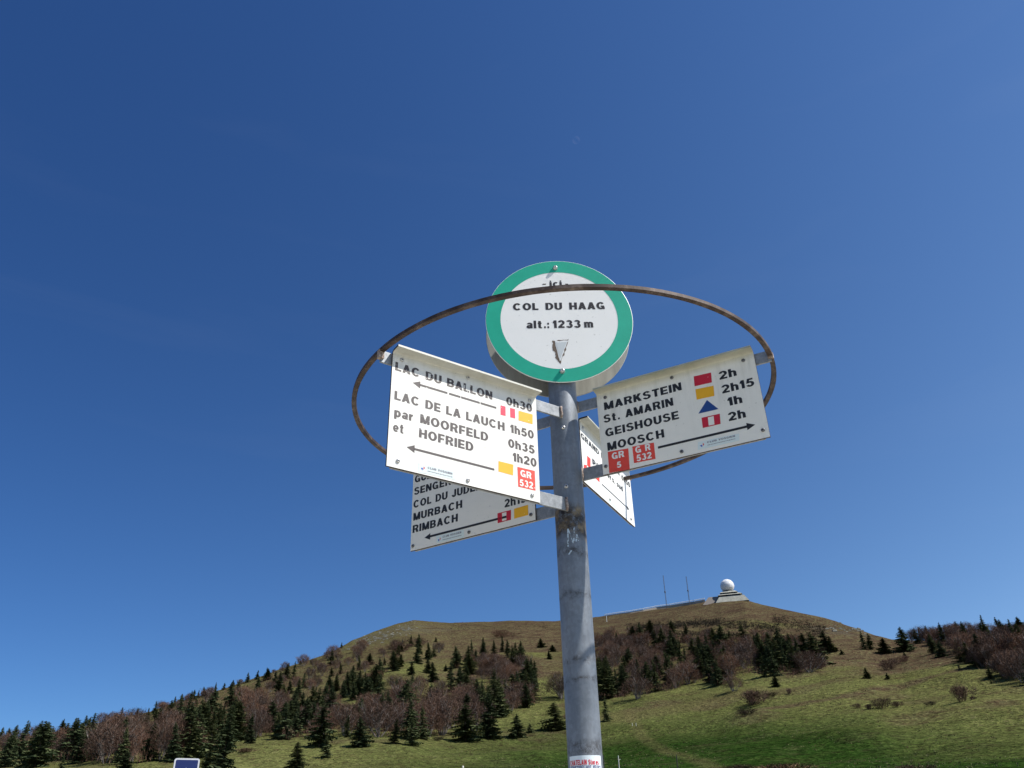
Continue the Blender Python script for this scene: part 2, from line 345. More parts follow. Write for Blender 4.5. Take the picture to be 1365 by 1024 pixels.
def shrub_mesh(seed, n=1500, flat=0.7):
    rd = random.Random(seed); V, Fc = [], []
    stems = [(Vector((rd.gauss(0, .16), rd.gauss(0, .16), 0))) for _ in range(14)]
    for i in range(n):
        s = rd.choice(stems); a = rd.uniform(0, 6.28); t = rd.random()**0.6
        d = Vector((s.x*2+rd.gauss(0, .3), s.y*2+rd.gauss(0, .3), 1)).normalized()
        p = s + d*t*0.8*flat; dd = (d+Vector((rd.gauss(0, .6), rd.gauss(0, .6), rd.gauss(0, .3)))).normalized()
        w = dd.cross(Vector((rd.gauss(0, 1), rd.gauss(0, 1), 0.2))).normalized()*rd.uniform(.004, .011); L = rd.uniform(.06, .22)
        j = len(V); V += [p-w, p+w, p+dd*L]; Fc.append((j, j+1, j+2))
    return V, Fc
def foliage_mat(name, cols, island=True, scale=3.0):
    m = mat(name, cols[1], 0.9, spec=0.03); nt, b = NT(m)
    oi = nt.nodes.new('ShaderNodeObjectInfo'); ge = nt.nodes.new('ShaderNodeNewGeometry')
    c = ramp(nt, ge.outputs['Random Per Island'], [(0.0, cols[0]), (0.55, cols[1]), (1.0, cols[2])])
    c = mix(nt, 0.8, c, ramp(nt, oi.outputs['Random'], [(0.0, (0.62, 0.66, 0.72)), (0.5, (1, 1, 1)), (1.0, (1.45, 1.25, 1.1))]), 'MULTIPLY')
    nt.links.new(c, b.inputs['Base Color']); return m
M_needle = foliage_mat('spruce_needles', [(0.026, 0.038, 0.018), (0.055, 0.074, 0.032), (0.105, 0.120, 0.055)])
M_twig = foliage_mat('beech_twigs', [(0.062, 0.035, 0.025), (0.112, 0.068, 0.049), (0.18, 0.122, 0.090)])
M_heath = foliage_mat('heather_twigs', [(0.05, 0.026, 0.020), (0.10, 0.060, 0.042), (0.20, 0.15, 0.09)])
M_bark = mat('spruce_bark', (0.09, 0.065, 0.05), 0.95); M_bbark = mat('beech_bark', (0.19, 0.165, 0.145), 0.9)
for m_, sc in ((M_bark, 12), (M_bbark, 9)):
    nt, b = NT(m_); cc = b.inputs['Base Color'].default_value[:3]
    nt.links.new(ramp(nt, noise(nt, sc, 4), [(0.3, tuple(x*.6 for x in cc)), (0.7, tuple(x*1.4 for x in cc))]), b.inputs['Base Color'])
SPR = []
for s, (w, rg) in enumerate([(.20, .3), (.23, .45), (.17, .4), (.27, .4), (.21, .6), (.15, .35), (.25, .65), (.19, .5), (.23, .55)]):
    cr_, tr_ = spruce_mesh(100+s, 290, w, rg), spruce_trunk()
    a = pymesh('spruce_crown', *cr_); a.materials.append(M_needle); t_ = pymesh('spruce_trunk', *tr_); t_.materials.append(M_bark)
    nV = len(cr_[1]); j_ = pymesh('spruce_whole', *join([cr_, tr_])); j_.materials.append(M_needle); j_.materials.append(M_bark)
    j_.polygons.foreach_set('material_index', [0]*nV+[1]*(len(j_.polygons)-nV)); SPR.append((a, t_, j_))
BAR = []
for s, (sp_, st_, tw) in enumerate([(.55, 8, 4200), (.65, 9, 4400), (.4, 6, 3400), (.75, 10, 4600), (.5, 8, 4000), (.6, 9, 3800)]):
    lb, tw_ = bare_mesh(300+s, sp_, st_, tw)
    a = pymesh('beech_crown', *tw_); a.materials.append(M_twig); t_ = pymesh('beech_trunk', *lb); t_.materials.append(M_bbark)
    nV = len(tw_[1]); j_ = pymesh('beech_whole', *join([tw_, lb])); j_.materials.append(M_twig); j_.materials.append(M_bbark)
    j_.polygons.foreach_set('material_index', [0]*nV+[1]*(len(j_.polygons)-nV)); BAR.append((a, t_, j_))
SHR = []
for s in range(4):
    a = pymesh('shrub_twigs', *shrub_mesh(500+s)); SHR.append(a)
counts = {'spruce': 0, 'bare': 0}
def tree(kind, p, h, wf, label, group, detail):
    lib = random.choice(SPR if kind == 'spruce' else BAR)
    name = 'spruce_tree' if kind == 'spruce' else 'bare_beech'
    sc = (h*wf, h*wf*random.uniform(.9, 1.1), h); rot = (random.gauss(0, .045), random.gauss(0, .045), random.uniform(0, 6.28))
    if detail:
        o = empty(name); link('crown', lib[0], None, o); link('trunk', lib[1], None, o)
    else: o = link(name, lib[2])
    o.location = (p.x, p.y, p.z-0.02*h); o.scale = sc; o.rotation_euler = rot
    counts[kind] += 1
    return tag(o, label, 'tree', group)
def inpoly(x, y, P):
    c = False
    for i in range(len(P)):
        x1, y1 = P[i]; x2, y2 = P[i-1]
        if (y1 > y) != (y2 > y) and x < (x2-x1)*(y-y1)/(y2-y1)+x1: c = not c
    return c
# woods: outline of the stand, number of spruces and beeches, height in metres
WOODS = [
 ('left', [(-12, 1012), (60, 1015), (180, 1022), (230, 1012), (300, 1003), (330, 992), (480, 983), (470, 950), (430, 925), (380, 905), (300, 922), (240, 938), (160, 962), (80, 980), (-12, 992)], 104, 70, (5.5, 10), (5.5, 8),
  'dark spruce in the lower left wood', 'leafless beech in the lower left wood'),
 ('upper left', [(350, 910), (430, 925), (490, 940), (560, 935), (500, 905), (570, 880), (600, 872), (560, 860), (500, 862), (440, 873), (380, 893)], 42, 30, (6, 9.5), (4.5, 7),
  'spruce scattered below the rocky shoulder', 'bare beech scattered below the rocky shoulder'),
 ('lower centre', [(470, 983), (560, 985), (600, 975), (590, 925), (545, 930), (480, 945)], 10, 20, (8, 12), (7, 9.5), 
  'spruce in the stand left of the central clump', 'bare beech in the stand left of the central clump'),
 ('centre clump', [(600, 925), (618, 960), (660, 957), (715, 940), (722, 905), (700, 882), (690, 868), (640, 868), (610, 880), (600, 900)], 38, 30, (8, 12), (6, 8.5),
  'dark spruce in the clump left of the pole', 'bare beech in the clump left of the pole'),
 ('right wood', [(795, 935), (850, 932), (895, 922), (935, 912), (960, 915), (990, 902), (1060, 905), (1088, 893), (1082, 872), (1040, 862), (1000, 858), (960, 855), (900, 850), (850, 850), (795, 858)], 88, 72, (7.5, 12), (6, 9),
  'dark spruce in the wood right of the pole', 'leafless beech in the wood right of the pole'),
 ('far right wood', [(1215, 858), (1240, 862), (1275, 868), (1300, 885), (1320, 895), (1345, 905), (1380, 915), (1380, 850), (1300, 852), (1250, 855)], 18, 50, (7, 11), (5.5, 8),
  'dark spruce in the wood at the right edge', 'leafless reddish beech in the wood at the right edge'),
]
for nm, poly, ns, nb, hs_, hb, ls, lb_ in WOODS:
    xs = [p[0] for p in poly]; ys = [p[1] for p in poly]; pts = []
    tries = 0; want = ns+nb
    while len(pts) < want and tries < 60000:
        tries += 1; x = random.uniform(min(xs), max(xs)); y = random.uniform(min(ys), max(ys))
        if not inpoly(x, y, poly): continue
        md = 6.0*(1-tries/60000.0)
        if any(abs(x-a)/1.3 < md and abs(y-b_) < md*0.6 for a, b_ in pts): continue
        pts.append((x, y))
    # patches: noise decides which species dominates
    sc = sorted(pts, key=lambda t: float(vnoise(np.array(t[0]/38.0), np.array(t[1]/22.0), 44)) + random.gauss(0, .16))
    for i, (x, y) in enumerate(sc):
        k = 'spruce' if i >= nb else 'bare'; p = at(x, y)
        if (p-CAM).length > 900: continue
        h = random.uniform(*(hs_ if k == 'spruce' else hb))*random.choice((.75, 1, 1, 1.1)); dist = (p-CAM).length
        if nm == 'left' and dist/rsky(math.degrees(math.atan2(p.x-CAM.x, p.y-CAM.y))) > .75: h *= .72
        hp = h*FPX/dist
        
        fx = (x-min(xs))/(max(xs)-min(xs)); loc_ys = [b_ for a, b_ in pts if abs(a-x) < 40]; fy = (y-min(loc_ys))/(max(loc_ys)-min(loc_ys)+1e-3)
        where = ('left', 'middle', 'right')[min(2, int(fx*3))]; row = ('upper', 'central', 'lower')[min(2, int(fy*3))]
        size = 'tall' if hp > 34 else ('short' if hp < 22 else 'middling')
        wff = random.choice((1.05, 1.2, 1.3, 1.45, 1.6)); shp = 'slim' if wff < 1.25 else 'broad'
        lab_ = size+' '+shp+' '+(ls if k == 'spruce' else lb_)+', '+row+' '+where+' part'
        tree(k, p, h, wff if k == 'spruce' else wff, lab_,
             ('spruces of the ' if k == 'spruce' else 'beeches of the ')+nm+(' stand' if 'wood' not in nm and 'clump' not in nm else ''), hp > 24)
# leafless thicket between the trunks, far too dense to count
def thickets():
    V, Fc = [], []
    for nm, poly, ns, nb, *_ in WOODS:
        xs = [p[0] for p in poly]; ys = [p[1] for p in poly]; n = 0; want = int({'left': 1150, 'upper left': 420, 'lower centre': 260, 'centre clump': 330, 'right wood': 1300, 'far right wood': 420}[nm])
        while n < want:
            x = random.uniform(min(xs), max(xs)); y = random.uniform(min(ys), max(ys))
            if not inpoly(x, y, poly): continue
            n += 1
            if nm in ('left', 'upper left') and float(vnoise(np.array(x/30.0), np.array(y/16.0), 91)) > .12: continue
            p = at(x, y); hh = random.uniform(1.4, 4.4)
            for k in range(34):
                b_ = p+Vector((random.gauss(0, 1.1), random.gauss(0, 1.1), random.uniform(0, .7)*hh)); d = Vector((random.gauss(0, .35), random.gauss(0, .35), 1)).normalized()*random.uniform(.5, 1.2)
                w = d.cross(Vector((random.gauss(0, 1), random.gauss(0, 1), 0))).normalized()*random.uniform(.025, .06)
                j = len(V); V.extend([b_-w, b_+w, b_+d]); Fc.append((j, j+1, j+2))
    tag(link('thicket', pymesh('thicket', V, Fc), M_twig), 'reddish leafless undergrowth filling the woods between the trees', 'undergrowth', kind='stuff')
thickets()
# trees along the skyline
for x, y, hp, k in [(8, 988, 20, 0), (35, 982, 22, 0), (62, 980, 16, 0), (82, 974, 18, 0), (98, 972, 17, 0), (118, 968, 15, 0), (160, 960, 20, 0), (182, 955, 14, 0), (205, 950, 18, 0), (232, 940, 14, 0), (241, 936, 13, 0), (257, 931, 14, 0), (264, 929, 12, 0),
                   (271, 926, 13, 0), (286, 922, 15, 0), (298, 918, 10, 0), (310, 914, 10, 0), (330, 908, 14, 0), (342, 904, 13, 0), (355, 899, 12, 0), (385, 888, 7, 0), (400, 884, 7, 0), (404, 882, 7, 0), (455, 862, 8, 0),
                   (20, 986, 16, 1), (50, 982, 18, 1), (135, 964, 16, 1), (150, 962, 16, 1), (215, 944, 12, 1), (248, 935, 10, 1), (320, 911, 8, 1), (365, 896, 6, 1), (375, 893, 6, 1)]:
    p = at(x, y+2); h = px2m(p, hp)
    tree('spruce' if k == 0 else 'bare', p, h, 1.25 if k == 0 else 1.5, 'spruce standing on the descending left skyline ridge' if k == 0 else 'bare beech on the descending left skyline ridge', 'spruces along the left skyline' if k == 0 else 'beeches along the left skyline', False)
for x, y, hp in [(1228, 857, 24), (1244, 856, 22), (1262, 854, 22), (1276, 853, 24), (1292, 852, 24), (1308, 851, 22), (1322, 850, 20), (1346, 850, 20), (1360, 850, 22), (1252, 858, 22), (1285, 856, 23), (1335, 852, 20), (1215, 857, 18)]:
    p = at(x, y); h = px2m(p, hp); tree('bare', p, h, 1.3, 'leafless reddish beech on the crest of the right-hand hill', 'beeches on the right crest', hp > 22)

# trees that can be singled out: x, y of the foot, height and width factor, label
S = 'spruce'; B = 'bare'
ONES = [
 (S, 5, 1023, 48, 1.3, 'broad dark spruce at the very left edge of the slope'),
 (S, 24, 1012, 52, 1.1, 'slender spruce second from the left edge, leaning right'),
 (S, 46, 1023, 62, 1.45, 'big dark spruce near the left edge, taller than its neighbours'),
 (S, 81, 1002, 38, 1.3, 'spruce standing at the edge of a small clearing on the left'),
 (S, 80, 1030, 26, 1.4, 'young spruce in the small clearing at the lower left'),
 (S, 122, 1013, 36, 1.2, 'spruce between two small clearings at lower left'),
 (S, 140, 1006, 32, 1.5, 'dense round spruce above the clearing edge at lower left'),
 (S, 165, 1026, 26, 1.6, 'low bushy spruce left of the blue sign'),
 (S, 196, 1015, 52, 1.5, 'wide dark spruce directly left of the blue sign'),
 (S, 229, 1015, 52, 1.2, 'spruce rising just behind the blue sign'),
 (S, 254, 1012, 46, 1.3, 'spruce behind the right edge of the blue sign'),
 (S, 293, 1030, 80, 1.15, 'tallest darkest spruce, right of the blue sign'),
 (S, 276, 1028, 26, 1.8, 'low dense spruce at the foot of the tallest spruce'),
 (S, 395, 1027, 38, 2.2, 'rounded bushy spruce at the bottom edge of the meadow'),
 (S, 425, 996, 60, 1.25, 'tall dark spruce at the lower edge of the left wood'),
 (S, 434, 1010, 28, 1.3, 'pale young spruce below the tall one at the wood edge'),
 (S, 462, 983, 30, 1.6, 'bushy spruce beside the reddish beech thicket'),
 (S, 478, 996, 40, 1.5, 'dark conical spruce in front of the reddish beech thicket'),
 (S, 525, 992, 34, 1.9, 'broad spruce on the meadow edge, in the middle of a row of three'),
 (S, 549, 994, 38, 1.2, 'narrow spruce next to the broad one on the meadow edge'),
 (S, 563, 985, 44, 1.4, 'spruce just left of the single pale beech'),
 (B, 589, 980, 44, 2.0, 'single rounded bare beech with pale stems on the meadow edge'),
 (S, 541, 957, 52, 1.5, 'thick dark spruce standing above the meadow in mid-slope'),
 (S, 489, 930, 30, 1.5, 'dark spruce beside a small clearing on the upper left slope'),
 (S, 577, 909, 28, 1.6, 'spruce at the lower end of a sloping row in the clearing'),
 (S, 571, 898, 22, 1.5, 'spruce in the middle of the sloping row in the clearing'),
 (S, 571, 879, 24, 1.3, 'pointed spruce at the upper end of the sloping row'),
 (S, 548, 900, 20, 1.5, 'small spruce left of the clearing row'),
 (S, 581, 856, 7, 2.6, 'tiny round spruce high on the bare upper slope'),
 (S, 594, 895, 10, 1.8, 'little spruce alone right of the clearing'),
 (S, 621, 989, 52, 1.6, 'ragged wide spruce with a pale beech behind on the meadow edge'),
 (B, 634, 978, 44, 1.3, 'pale upright beech between the two big meadow-edge spruces'),
 (S, 651, 985, 62, 1.35, 'tall slim spruce at the front of the central clump'),
 (S, 666, 956, 30, 1.3, 'spruce at the lower right corner of the central clump'),
 (S, 704, 916, 40, 1.4, 'tall pointed spruce on the right side of the central clump'),
 (S, 691, 984, 32, 1.5, 'single conical spruce alone on the meadow left of the pole'),
 (S, 706, 977, 13, 1.6, 'tiny young spruce alone on the meadow left of the pole'),
 (S, 741, 974, 38, 1.9, 'bushy spruce right beside the pole on the meadow'),
 (S, 721, 863, 13, 1.8, 'small cone-shaped spruce alone on the upper slope'),
 (S, 737, 869, 10, 2.4, 'round low spruce on the upper slope close to the pole'),
 (S, 732, 879, 12, 1.5, 'little spruce on the upper slope below the round one'),
 (B, 748, 932, 38, 1.6, 'bare beech half hidden behind the left side of the pole'),
 (S, 807, 962, 34, 1.2, 'slim spruce half hidden behind the right side of the pole'),
 (B, 978, 922, 22, 1.6, 'grey bare beech bush at the foot of the right wood'),
 (S, 1035, 916, 17, 1.8, 'round dark spruce bush below the right wood'),
 (S, 1101, 869, 30, 1.9, 'dense double-crowned spruce alone on the upper right slope'),
 (S, 1109, 869, 22, 2.0, 'shorter spruce close against the right of the double-crowned one'),
 (S, 1123, 873, 8, 1.8, 'tiny spruce just right of the dense upper pair'),
 (S, 1153, 866, 26, 1.5, 'left spruce of the close pair near the saddle'),
 (S, 1161, 866, 23, 1.5, 'right spruce of the close pair near the saddle'),
 (S, 1179, 871, 22, 1.9, 'stocky spruce right of the close pair near the saddle'),
 (S, 1206, 868, 34, 1.35, 'tall pointed spruce standing against the sky in the saddle'),
 (S, 1207, 878, 9, 1.6, 'very small spruce below the saddle'),
 (S, 1157, 905, 16, 2.0, 'bushy small spruce alone in the middle of the right meadow'),
 (S, 1184, 906, 9, 2.4, 'low flat spruce on the right meadow'),
 (S, 1244, 871, 28, 1.3, 'spruce at the left end of the group on the right slope'),
 (S, 1256, 876, 22, 1.6, 'short spruce in the group on the right slope'),
 (S, 1281, 883, 34, 1.6, 'dark thick spruce in front of the right-hand wood'),
 (S, 1292, 884, 30, 1.6, 'spruce touching the dark thick one before the right-hand wood'),
 (S, 1310, 888, 46, 1.5, 'tallest spruce in front of the right-hand wood'),
 (S, 1320, 905, 18, 1.6, 'small dark spruce below the right-hand wood'),
 (S, 1322, 912, 5, 1.8, 'tiniest spruce on the slope below the right-hand wood'),
 (S, 1333, 846, 27, 1.4, 'pointed spruce rising above the beeches on the right crest'),
 (S, 1361, 846, 16, 1.8, 'dark rounded spruce top at the right edge of the crest'),
 (S, 1226, 850, 19, 1.0, 'left one of two thin spruce tips above the right crest'),
 (S, 1236, 850, 21, 1.0, 'right one of two thin spruce tips above the right crest'),
]
for k, x, y, hp, wf, lab in ONES:
    p = at(x, y); tree(k, p, px2m(p, hp), wf, lab, None, hp > 15)
M_dark = foliage_mat('dark_heath', [(0.020, 0.022, 0.012), (0.05, 0.038, 0.026), (0.10, 0.075, 0.05)])
SHRUBS = [
 (1004, 941, 26, 1.5, M_twig, 'wide clump of upright bare stems on the right meadow'),
 (997, 953, 9, 3.2, M_dark, 'low dark patch of brush under the bare clump'),
 (1091, 892, 20, 1.7, M_twig, 'brown leafless bush above the right meadow beside the wood'),
 (1143, 944, 8, 1.2, M_heath, 'smallest and leftmost of four brown bushes in a row'),
 (1159, 946, 9, 1.4, M_heath, 'round brown bush second in the row of four'),
 (1177, 945, 18, 1.2, M_heath, 'tallest of the four brown bushes in a row'),
 (1196, 943, 10, 1.4, M_heath, 'rightmost of the four brown bushes in a row'),
 (1242, 941, 7, 1.9, M_dark, 'little dark bush alone between the row and the upright shrub'),
 (1282, 936, 28, 0.95, M_twig, 'upright fan-shaped bare shrub on the right meadow'),
 (1298, 933, 5, 1.6, M_dark, 'tiny dark bush right of the fan-shaped shrub'),
 (1188, 893, 18, 1.3, M_twig, 'grey-brown bush above the flat spruce on the right slope'),
 (1203, 884, 12, 1.8, M_twig, 'faint brown bush below the saddle spruce'),
 (1279, 893, 7, 0.5, M_dark, 'thin dark stump on the track across the right slope'),
 (668, 850, 10, 3.0, M_twig, 'wide low brown thicket alone high on the upper slope'),
 (530, 868, 12, 3.2, M_twig, 'reddish thicket high below the rocky shoulder'),
 (553, 860, 10, 2.8, M_twig, 'smaller reddish thicket beside the tiny round spruce'),
 (326, 1004, 7, 4.5, M_heath, 'flat purplish heather patch on the meadow by the wood'),
 (584, 988, 6, 2.0, M_dark, 'small dark bush at the foot of the single bare beech'),
 (1046, 1036, 22, 3.0, M_heath, 'brown and straw coloured brush mound at the bottom edge'),
 (1215, 1036, 20, 2.6, M_heath, 'reddish brush mound at the bottom edge further right'),
 (985, 1032, 13, 4.5, M_dark, 'long dark low brush at the bottom edge'),
 (1052, 926, 10, 0.7, M_twig, 'thin bare sapling between the wood and the track'),
 (1030, 928, 5, 4.0, M_dark, 'low dark brush left of the thin sapling'),
 (757, 958, 8, 1.5, M_twig, 'small brown bush partly behind the pole'),
 (1090, 872, 12, 1.6, M_dark, 'dark bush at the right end of the wood'),
]
for i, (x, y, hp, wf, m_, lab) in enumerate(SHRUBS):
    p = at(x, y); h = px2m(p, hp); me = SHR[i % 4].copy(); me.materials.clear(); me.materials.append(m_)
    o = link('shrub', me); o.location = (p.x, p.y, p.z-0.03*h); o.scale = (h*wf*1.05, h*wf*1.0, h*1.3); o.rotation_euler = (0, 0, random.uniform(0, 6)); tag(o, lab, 'bush')
# dark scrub belt above the right wood and heather further up, too dense to count
def scrub():
    V, Fc = [], []
    def patch(x0, y0, x1, y1, wy, n, hs):
        for i in range(n):
            t = random.random(); p = at(x0+(x1-x0)*t, y0+(y1-y0)*t+random.gauss(0, wy)); r_ = random.uniform(.5, 1.6)
            for k in range(9):
                a = random.uniform(0, 6.28); b_ = p+Vector((random.gauss(0, .5), random.gauss(0, .5), -.1))*r_; w = Vector((math.cos(a), math.sin(a), 0))*random.uniform(.06, .2)
                j = len(V); V.extend([b_-w, b_+w, b_+Vector((random.gauss(0, .3), random.gauss(0, .3), random.uniform(.5, 1)*hs))*r_]); Fc.append((j, j+1, j+2))
    patch(836, 838, 960, 830, 2.6, 800, 1.3); patch(960, 831, 1040, 838, 3.5, 500, 0.9); patch(1030, 826, 1100, 842, 5, 520, 0.7); patch(840, 845, 1000, 848, 3, 500, 1.0)
    patch(600, 835, 740, 836, 3, 260, 0.5); patch(1040, 850, 1090, 852, 2, 160, 0.8)
    o = link('heath_scrub', pymesh('heath_scrub', V, Fc), M_dark); tag(o, 'dark brown scrub belt below the summit above the right wood', 'scrub', kind='stuff')
scrub()

# ------------------------------------------------------------------ summit
M_conc = mat('weathered_concrete', (0.30, 0.30, 0.26), 0.9); nt, b = NT(M_conc)
nt.links.new(ramp(nt, noise(nt, 0.35, 6, 0.7), [(0.3, (0.22, 0.22, 0.18)), (0.7, (0.40, 0.395, 0.34))]), b.inputs['Base Color'])
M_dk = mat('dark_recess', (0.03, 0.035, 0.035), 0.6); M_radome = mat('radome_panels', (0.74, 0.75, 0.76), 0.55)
nt, b = NT(M_radome); nt.links.new(ramp(nt, noise(nt, 0.3, 5), [(0.3, (0.66, 0.67, 0.68)), (0.7, (0.78, 0.79, 0.80))]), b.inputs['Base Color'])
p = at(974, 800.5); sc = px2m(p, 1.0)
st = empty('radar_station', p, -R(14)); tag(st, 'white radar dome on a stepped concrete base at the summit', 'radar station')
def frustum(x0, x1, z0, z1, inset, dep, tw=0.0):
    V = [(x0, -dep, z0), (x1, -dep, z0), (x1, dep, z0), (x0, dep, z0), (x0+inset, -dep+inset, z1), (x1-inset, -dep+inset, z1), (x1-inset, dep-inset, z1), (x0+inset, dep-inset, z1)]
    return V, [(3, 2, 1, 0), (4, 5, 6, 7), (0, 1, 5, 4), (1, 2, 6, 5), (2, 3, 7, 6), (3, 0, 4, 7)]
u = sc
V, Fc = lathe([(0.01, -9*u), (3.6*u, -8.5*u), (6.4*u, -6.6*u)] + [(9.3*u*math.sin(t), -9.3*u*math.cos(t)*1) for t in np.linspace(0.95, 3.08, 22)], 40)
V = [(x+(-1.5*u), y, z+20.0*u) for x, y, z in V]
link('dome', pymesh('dome', V, Fc, True), M_radome, st)
gs = []
for k in range(10):
    a = math.pi*k/10; gs.append(tube([(-1.5*u+9.33*u*math.sin(t)*math.cos(a), 9.33*u*math.sin(t)*math.sin(a), 20*u-9.33*u*math.cos(t)) for t in np.linspace(-2.9, 2.9, 36) if abs(t) > .95], [.07]*36, 3, False) if False else tube([(-1.5*u+9.32*u*math.sin(t)*math.cos(a), 9.32*u*math.sin(t)*math.sin(a), 20*u-9.32*u*math.cos(t)) for t in np.linspace(1.0, 2*math.pi-1.0, 40)], [.06]*40, 3, False))
for t in (1.25, 1.65, 2.05, 2.45, 2.8): gs.append(tube([(-1.5*u+9.32*u*math.sin(t)*math.cos(a), 9.32*u*math.sin(t)*math.sin(a), 20*u-9.32*u*math.cos(t)) for a in np.linspace(0, 6.283, 40)], [.06]*40, 3, False))
link('seam_ribs', pymesh('seam_ribs', *join(gs)), mat('radome_seam', (.66, .67, .68), .6), st)
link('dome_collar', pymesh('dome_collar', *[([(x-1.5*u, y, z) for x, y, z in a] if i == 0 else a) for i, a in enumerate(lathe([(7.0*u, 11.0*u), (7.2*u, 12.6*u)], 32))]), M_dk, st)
link('terrace', pymesh('terrace', *frustum(-13*u, 11*u, 8.6*u, 11.6*u, 4.2*u, 11*u)), M_conc, st)
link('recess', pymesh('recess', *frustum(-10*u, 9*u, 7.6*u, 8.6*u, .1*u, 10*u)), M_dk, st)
link('terrace', pymesh('terrace', *frustum(-16*u, 16.5*u, 5.0*u, 7.6*u, 4.0*u, 13*u)), M_conc, st)
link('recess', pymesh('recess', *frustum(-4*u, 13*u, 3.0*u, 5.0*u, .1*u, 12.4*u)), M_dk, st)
link('base', pymesh('base', *frustum(-20*u, 24*u, -6*u, 3.0*u, 5.5*u, 18*u)), M_conc, st)
link('gravel_ramp', pymesh('gravel_ramp', *frustum(-38*u, -5*u, -6*u, 6.2*u, 9*u, 12*u)), mat('ramp_gravel', (0.20, 0.175, 0.15), 0.95), st)
# embankment and white railing along the ridge
pts = [at(x, y) for x, y in ((806, 821.5), (822, 819.5), (840, 817.5), (858, 815), (876, 812), (894, 810), (910, 807.5), (926, 805), (940, 802.5))]
V, Fc = [], []
for i, q_ in enumerate(pts):
    hh = 0.5+1.5*min(1, i/5.0)
    d = Vector((q_.x-CAM.x, q_.y-CAM.y, 0)).normalized()
    for off, z in ((-1.2, -1.5), (0, hh), (3.5, hh), (4.7, -3)): V.append(q_+d*off+Vector((0, 0, z)))
for i in range(len(pts)-1):
    for k in range(3): Fc.append((i*4+k, (i+1)*4+k, (i+1)*4+k+1, i*4+k+1))
tag(link('embankment', pymesh('embankment', V, Fc), mat('embankment_gravel', (0.29, 0.25, 0.20), 0.95)), 'grey gravel embankment sloping along the ridge up to the radar station', 'embankment')
tops = [Vector(V[i*4+1])+Vector((0, 0, 0)) for i in range(len(pts))]
gr = empty('ridge_railing', tops[0]); tag(gr, 'long white railing running along the ridge below the two masts', 'railing')
M_rail = mat('white_rail_paint', (0.82, 0.83, 0.82), 0.5)
o_ = gr.location
link('rail', pymesh('rail', *join([tube([t-o_+Vector((0, 0, .95)) for t in tops], [.22]*len(tops), 5)])), M_rail, gr)
link('rail', pymesh('rail', *join([tube([t-o_+Vector((0, 0, .45)) for t in tops], [.10]*len(tops), 5)])), M_rail, gr)
pm = pymesh('post', *tube([(0, 0, -.1), (0, 0, 1.0)], [.13, .13], 5))
for i in range(len(tops)-1):
    for k in range(3):
        q_ = tops[i].lerp(tops[i+1], k/3.0)-o_; link('post', pm, M_rail, gr).location = q_
o = link('marker_post', pymesh('marker_post', *tube([(0, 0, -.3), (0, 0, 1)], [.16, .16], 5)), M_rail); p = at(809, 829); o.location = p; o.scale = (1, 1, px2m(p, 8)); tag(o, 'thin pale marker pole below the left end of the ridge railing', 'post')
M_mast = mat('mast_steel', (0.10, 0.10, 0.11), 0.6, 0.3)
def mast(x, y, hp, label):
    p = at(x, y); h = px2m(p, hp); e = empty('lattice_mast', p); tag(e, label, 'mast', None); w = .36
    c3 = [Vector((w*math.cos(a), w*math.sin(a), 0)) for a in (0, 2.094, 4.189)]
    for c_ in c3: link('leg', pymesh('leg', *tube([c_-Vector((0, 0, 2)), c_*0.8+Vector((0, 0, h))], [.10, .08], 4)), M_mast, e)
    br = []
    n = int(h/1.2)
    for i in range(n):
        z0, z1 = h*i/n, h*(i+1)/n
        for k in range(3): br.append(tube([c3[k]+Vector((0, 0, z0)), c3[(k+1) % 3]+Vector((0, 0, z1))], [.05, .05], 3, False))
    link('bracing', pymesh('bracing', *join(br)), M_mast, e)
    link('collar', pymesh('collar', *tube([(0, 0, h*.47), (0, 0, h*.51)], [.62, .62], 8)), M_mast, e)
mast(889, 811, 46, 'thin dark lattice mast on the ridge, left and taller one of two')
mast(919.5, 806.5, 40, 'thin dark lattice mast on the ridge, right one nearer the dome')
for x, y, hp, lab in ((843, 968, 4, 'small white stake left of its twin at the meadow path'), (848, 968, 4, 'small white stake right of its twin at the meadow path'), (826, 1032, 23, 'white stake with a short arm beside the pole sticker'), (904, 1030, 22, 'thin dark stake on the green meadow by the trail'), (806, 1032, 24, 'dark stake tight against the right side of the pole'), (617, 1033, 11, 'pale stake top at the bottom edge left of the pole')):
    p = at(x, y); h = px2m(p, hp); dark = 'dark' in lab
    V, Fc = tube([(0, 0, -.2), (0, 0, h)], [.07, .06], 6)
    if 'arm' in lab: V, Fc = join([(V, Fc), tube([(0, 0, h*.72), (.28, 0, h*.80)], [.05, .04], 5)])
    if 'top' in lab: V, Fc = tube([(0, 0, -.2), (0, 0, h*.93), (0, 0, h)], [.17, .17, .10], 8)
    o = link('stake', pymesh('stake', V, Fc), mat('dark_stake_wood', (.05, .045, .04), .9) if dark else mat('pale_stake_paint', (.62, .60, .52), .7)); o.location = p; tag(o, lab, 'stake')

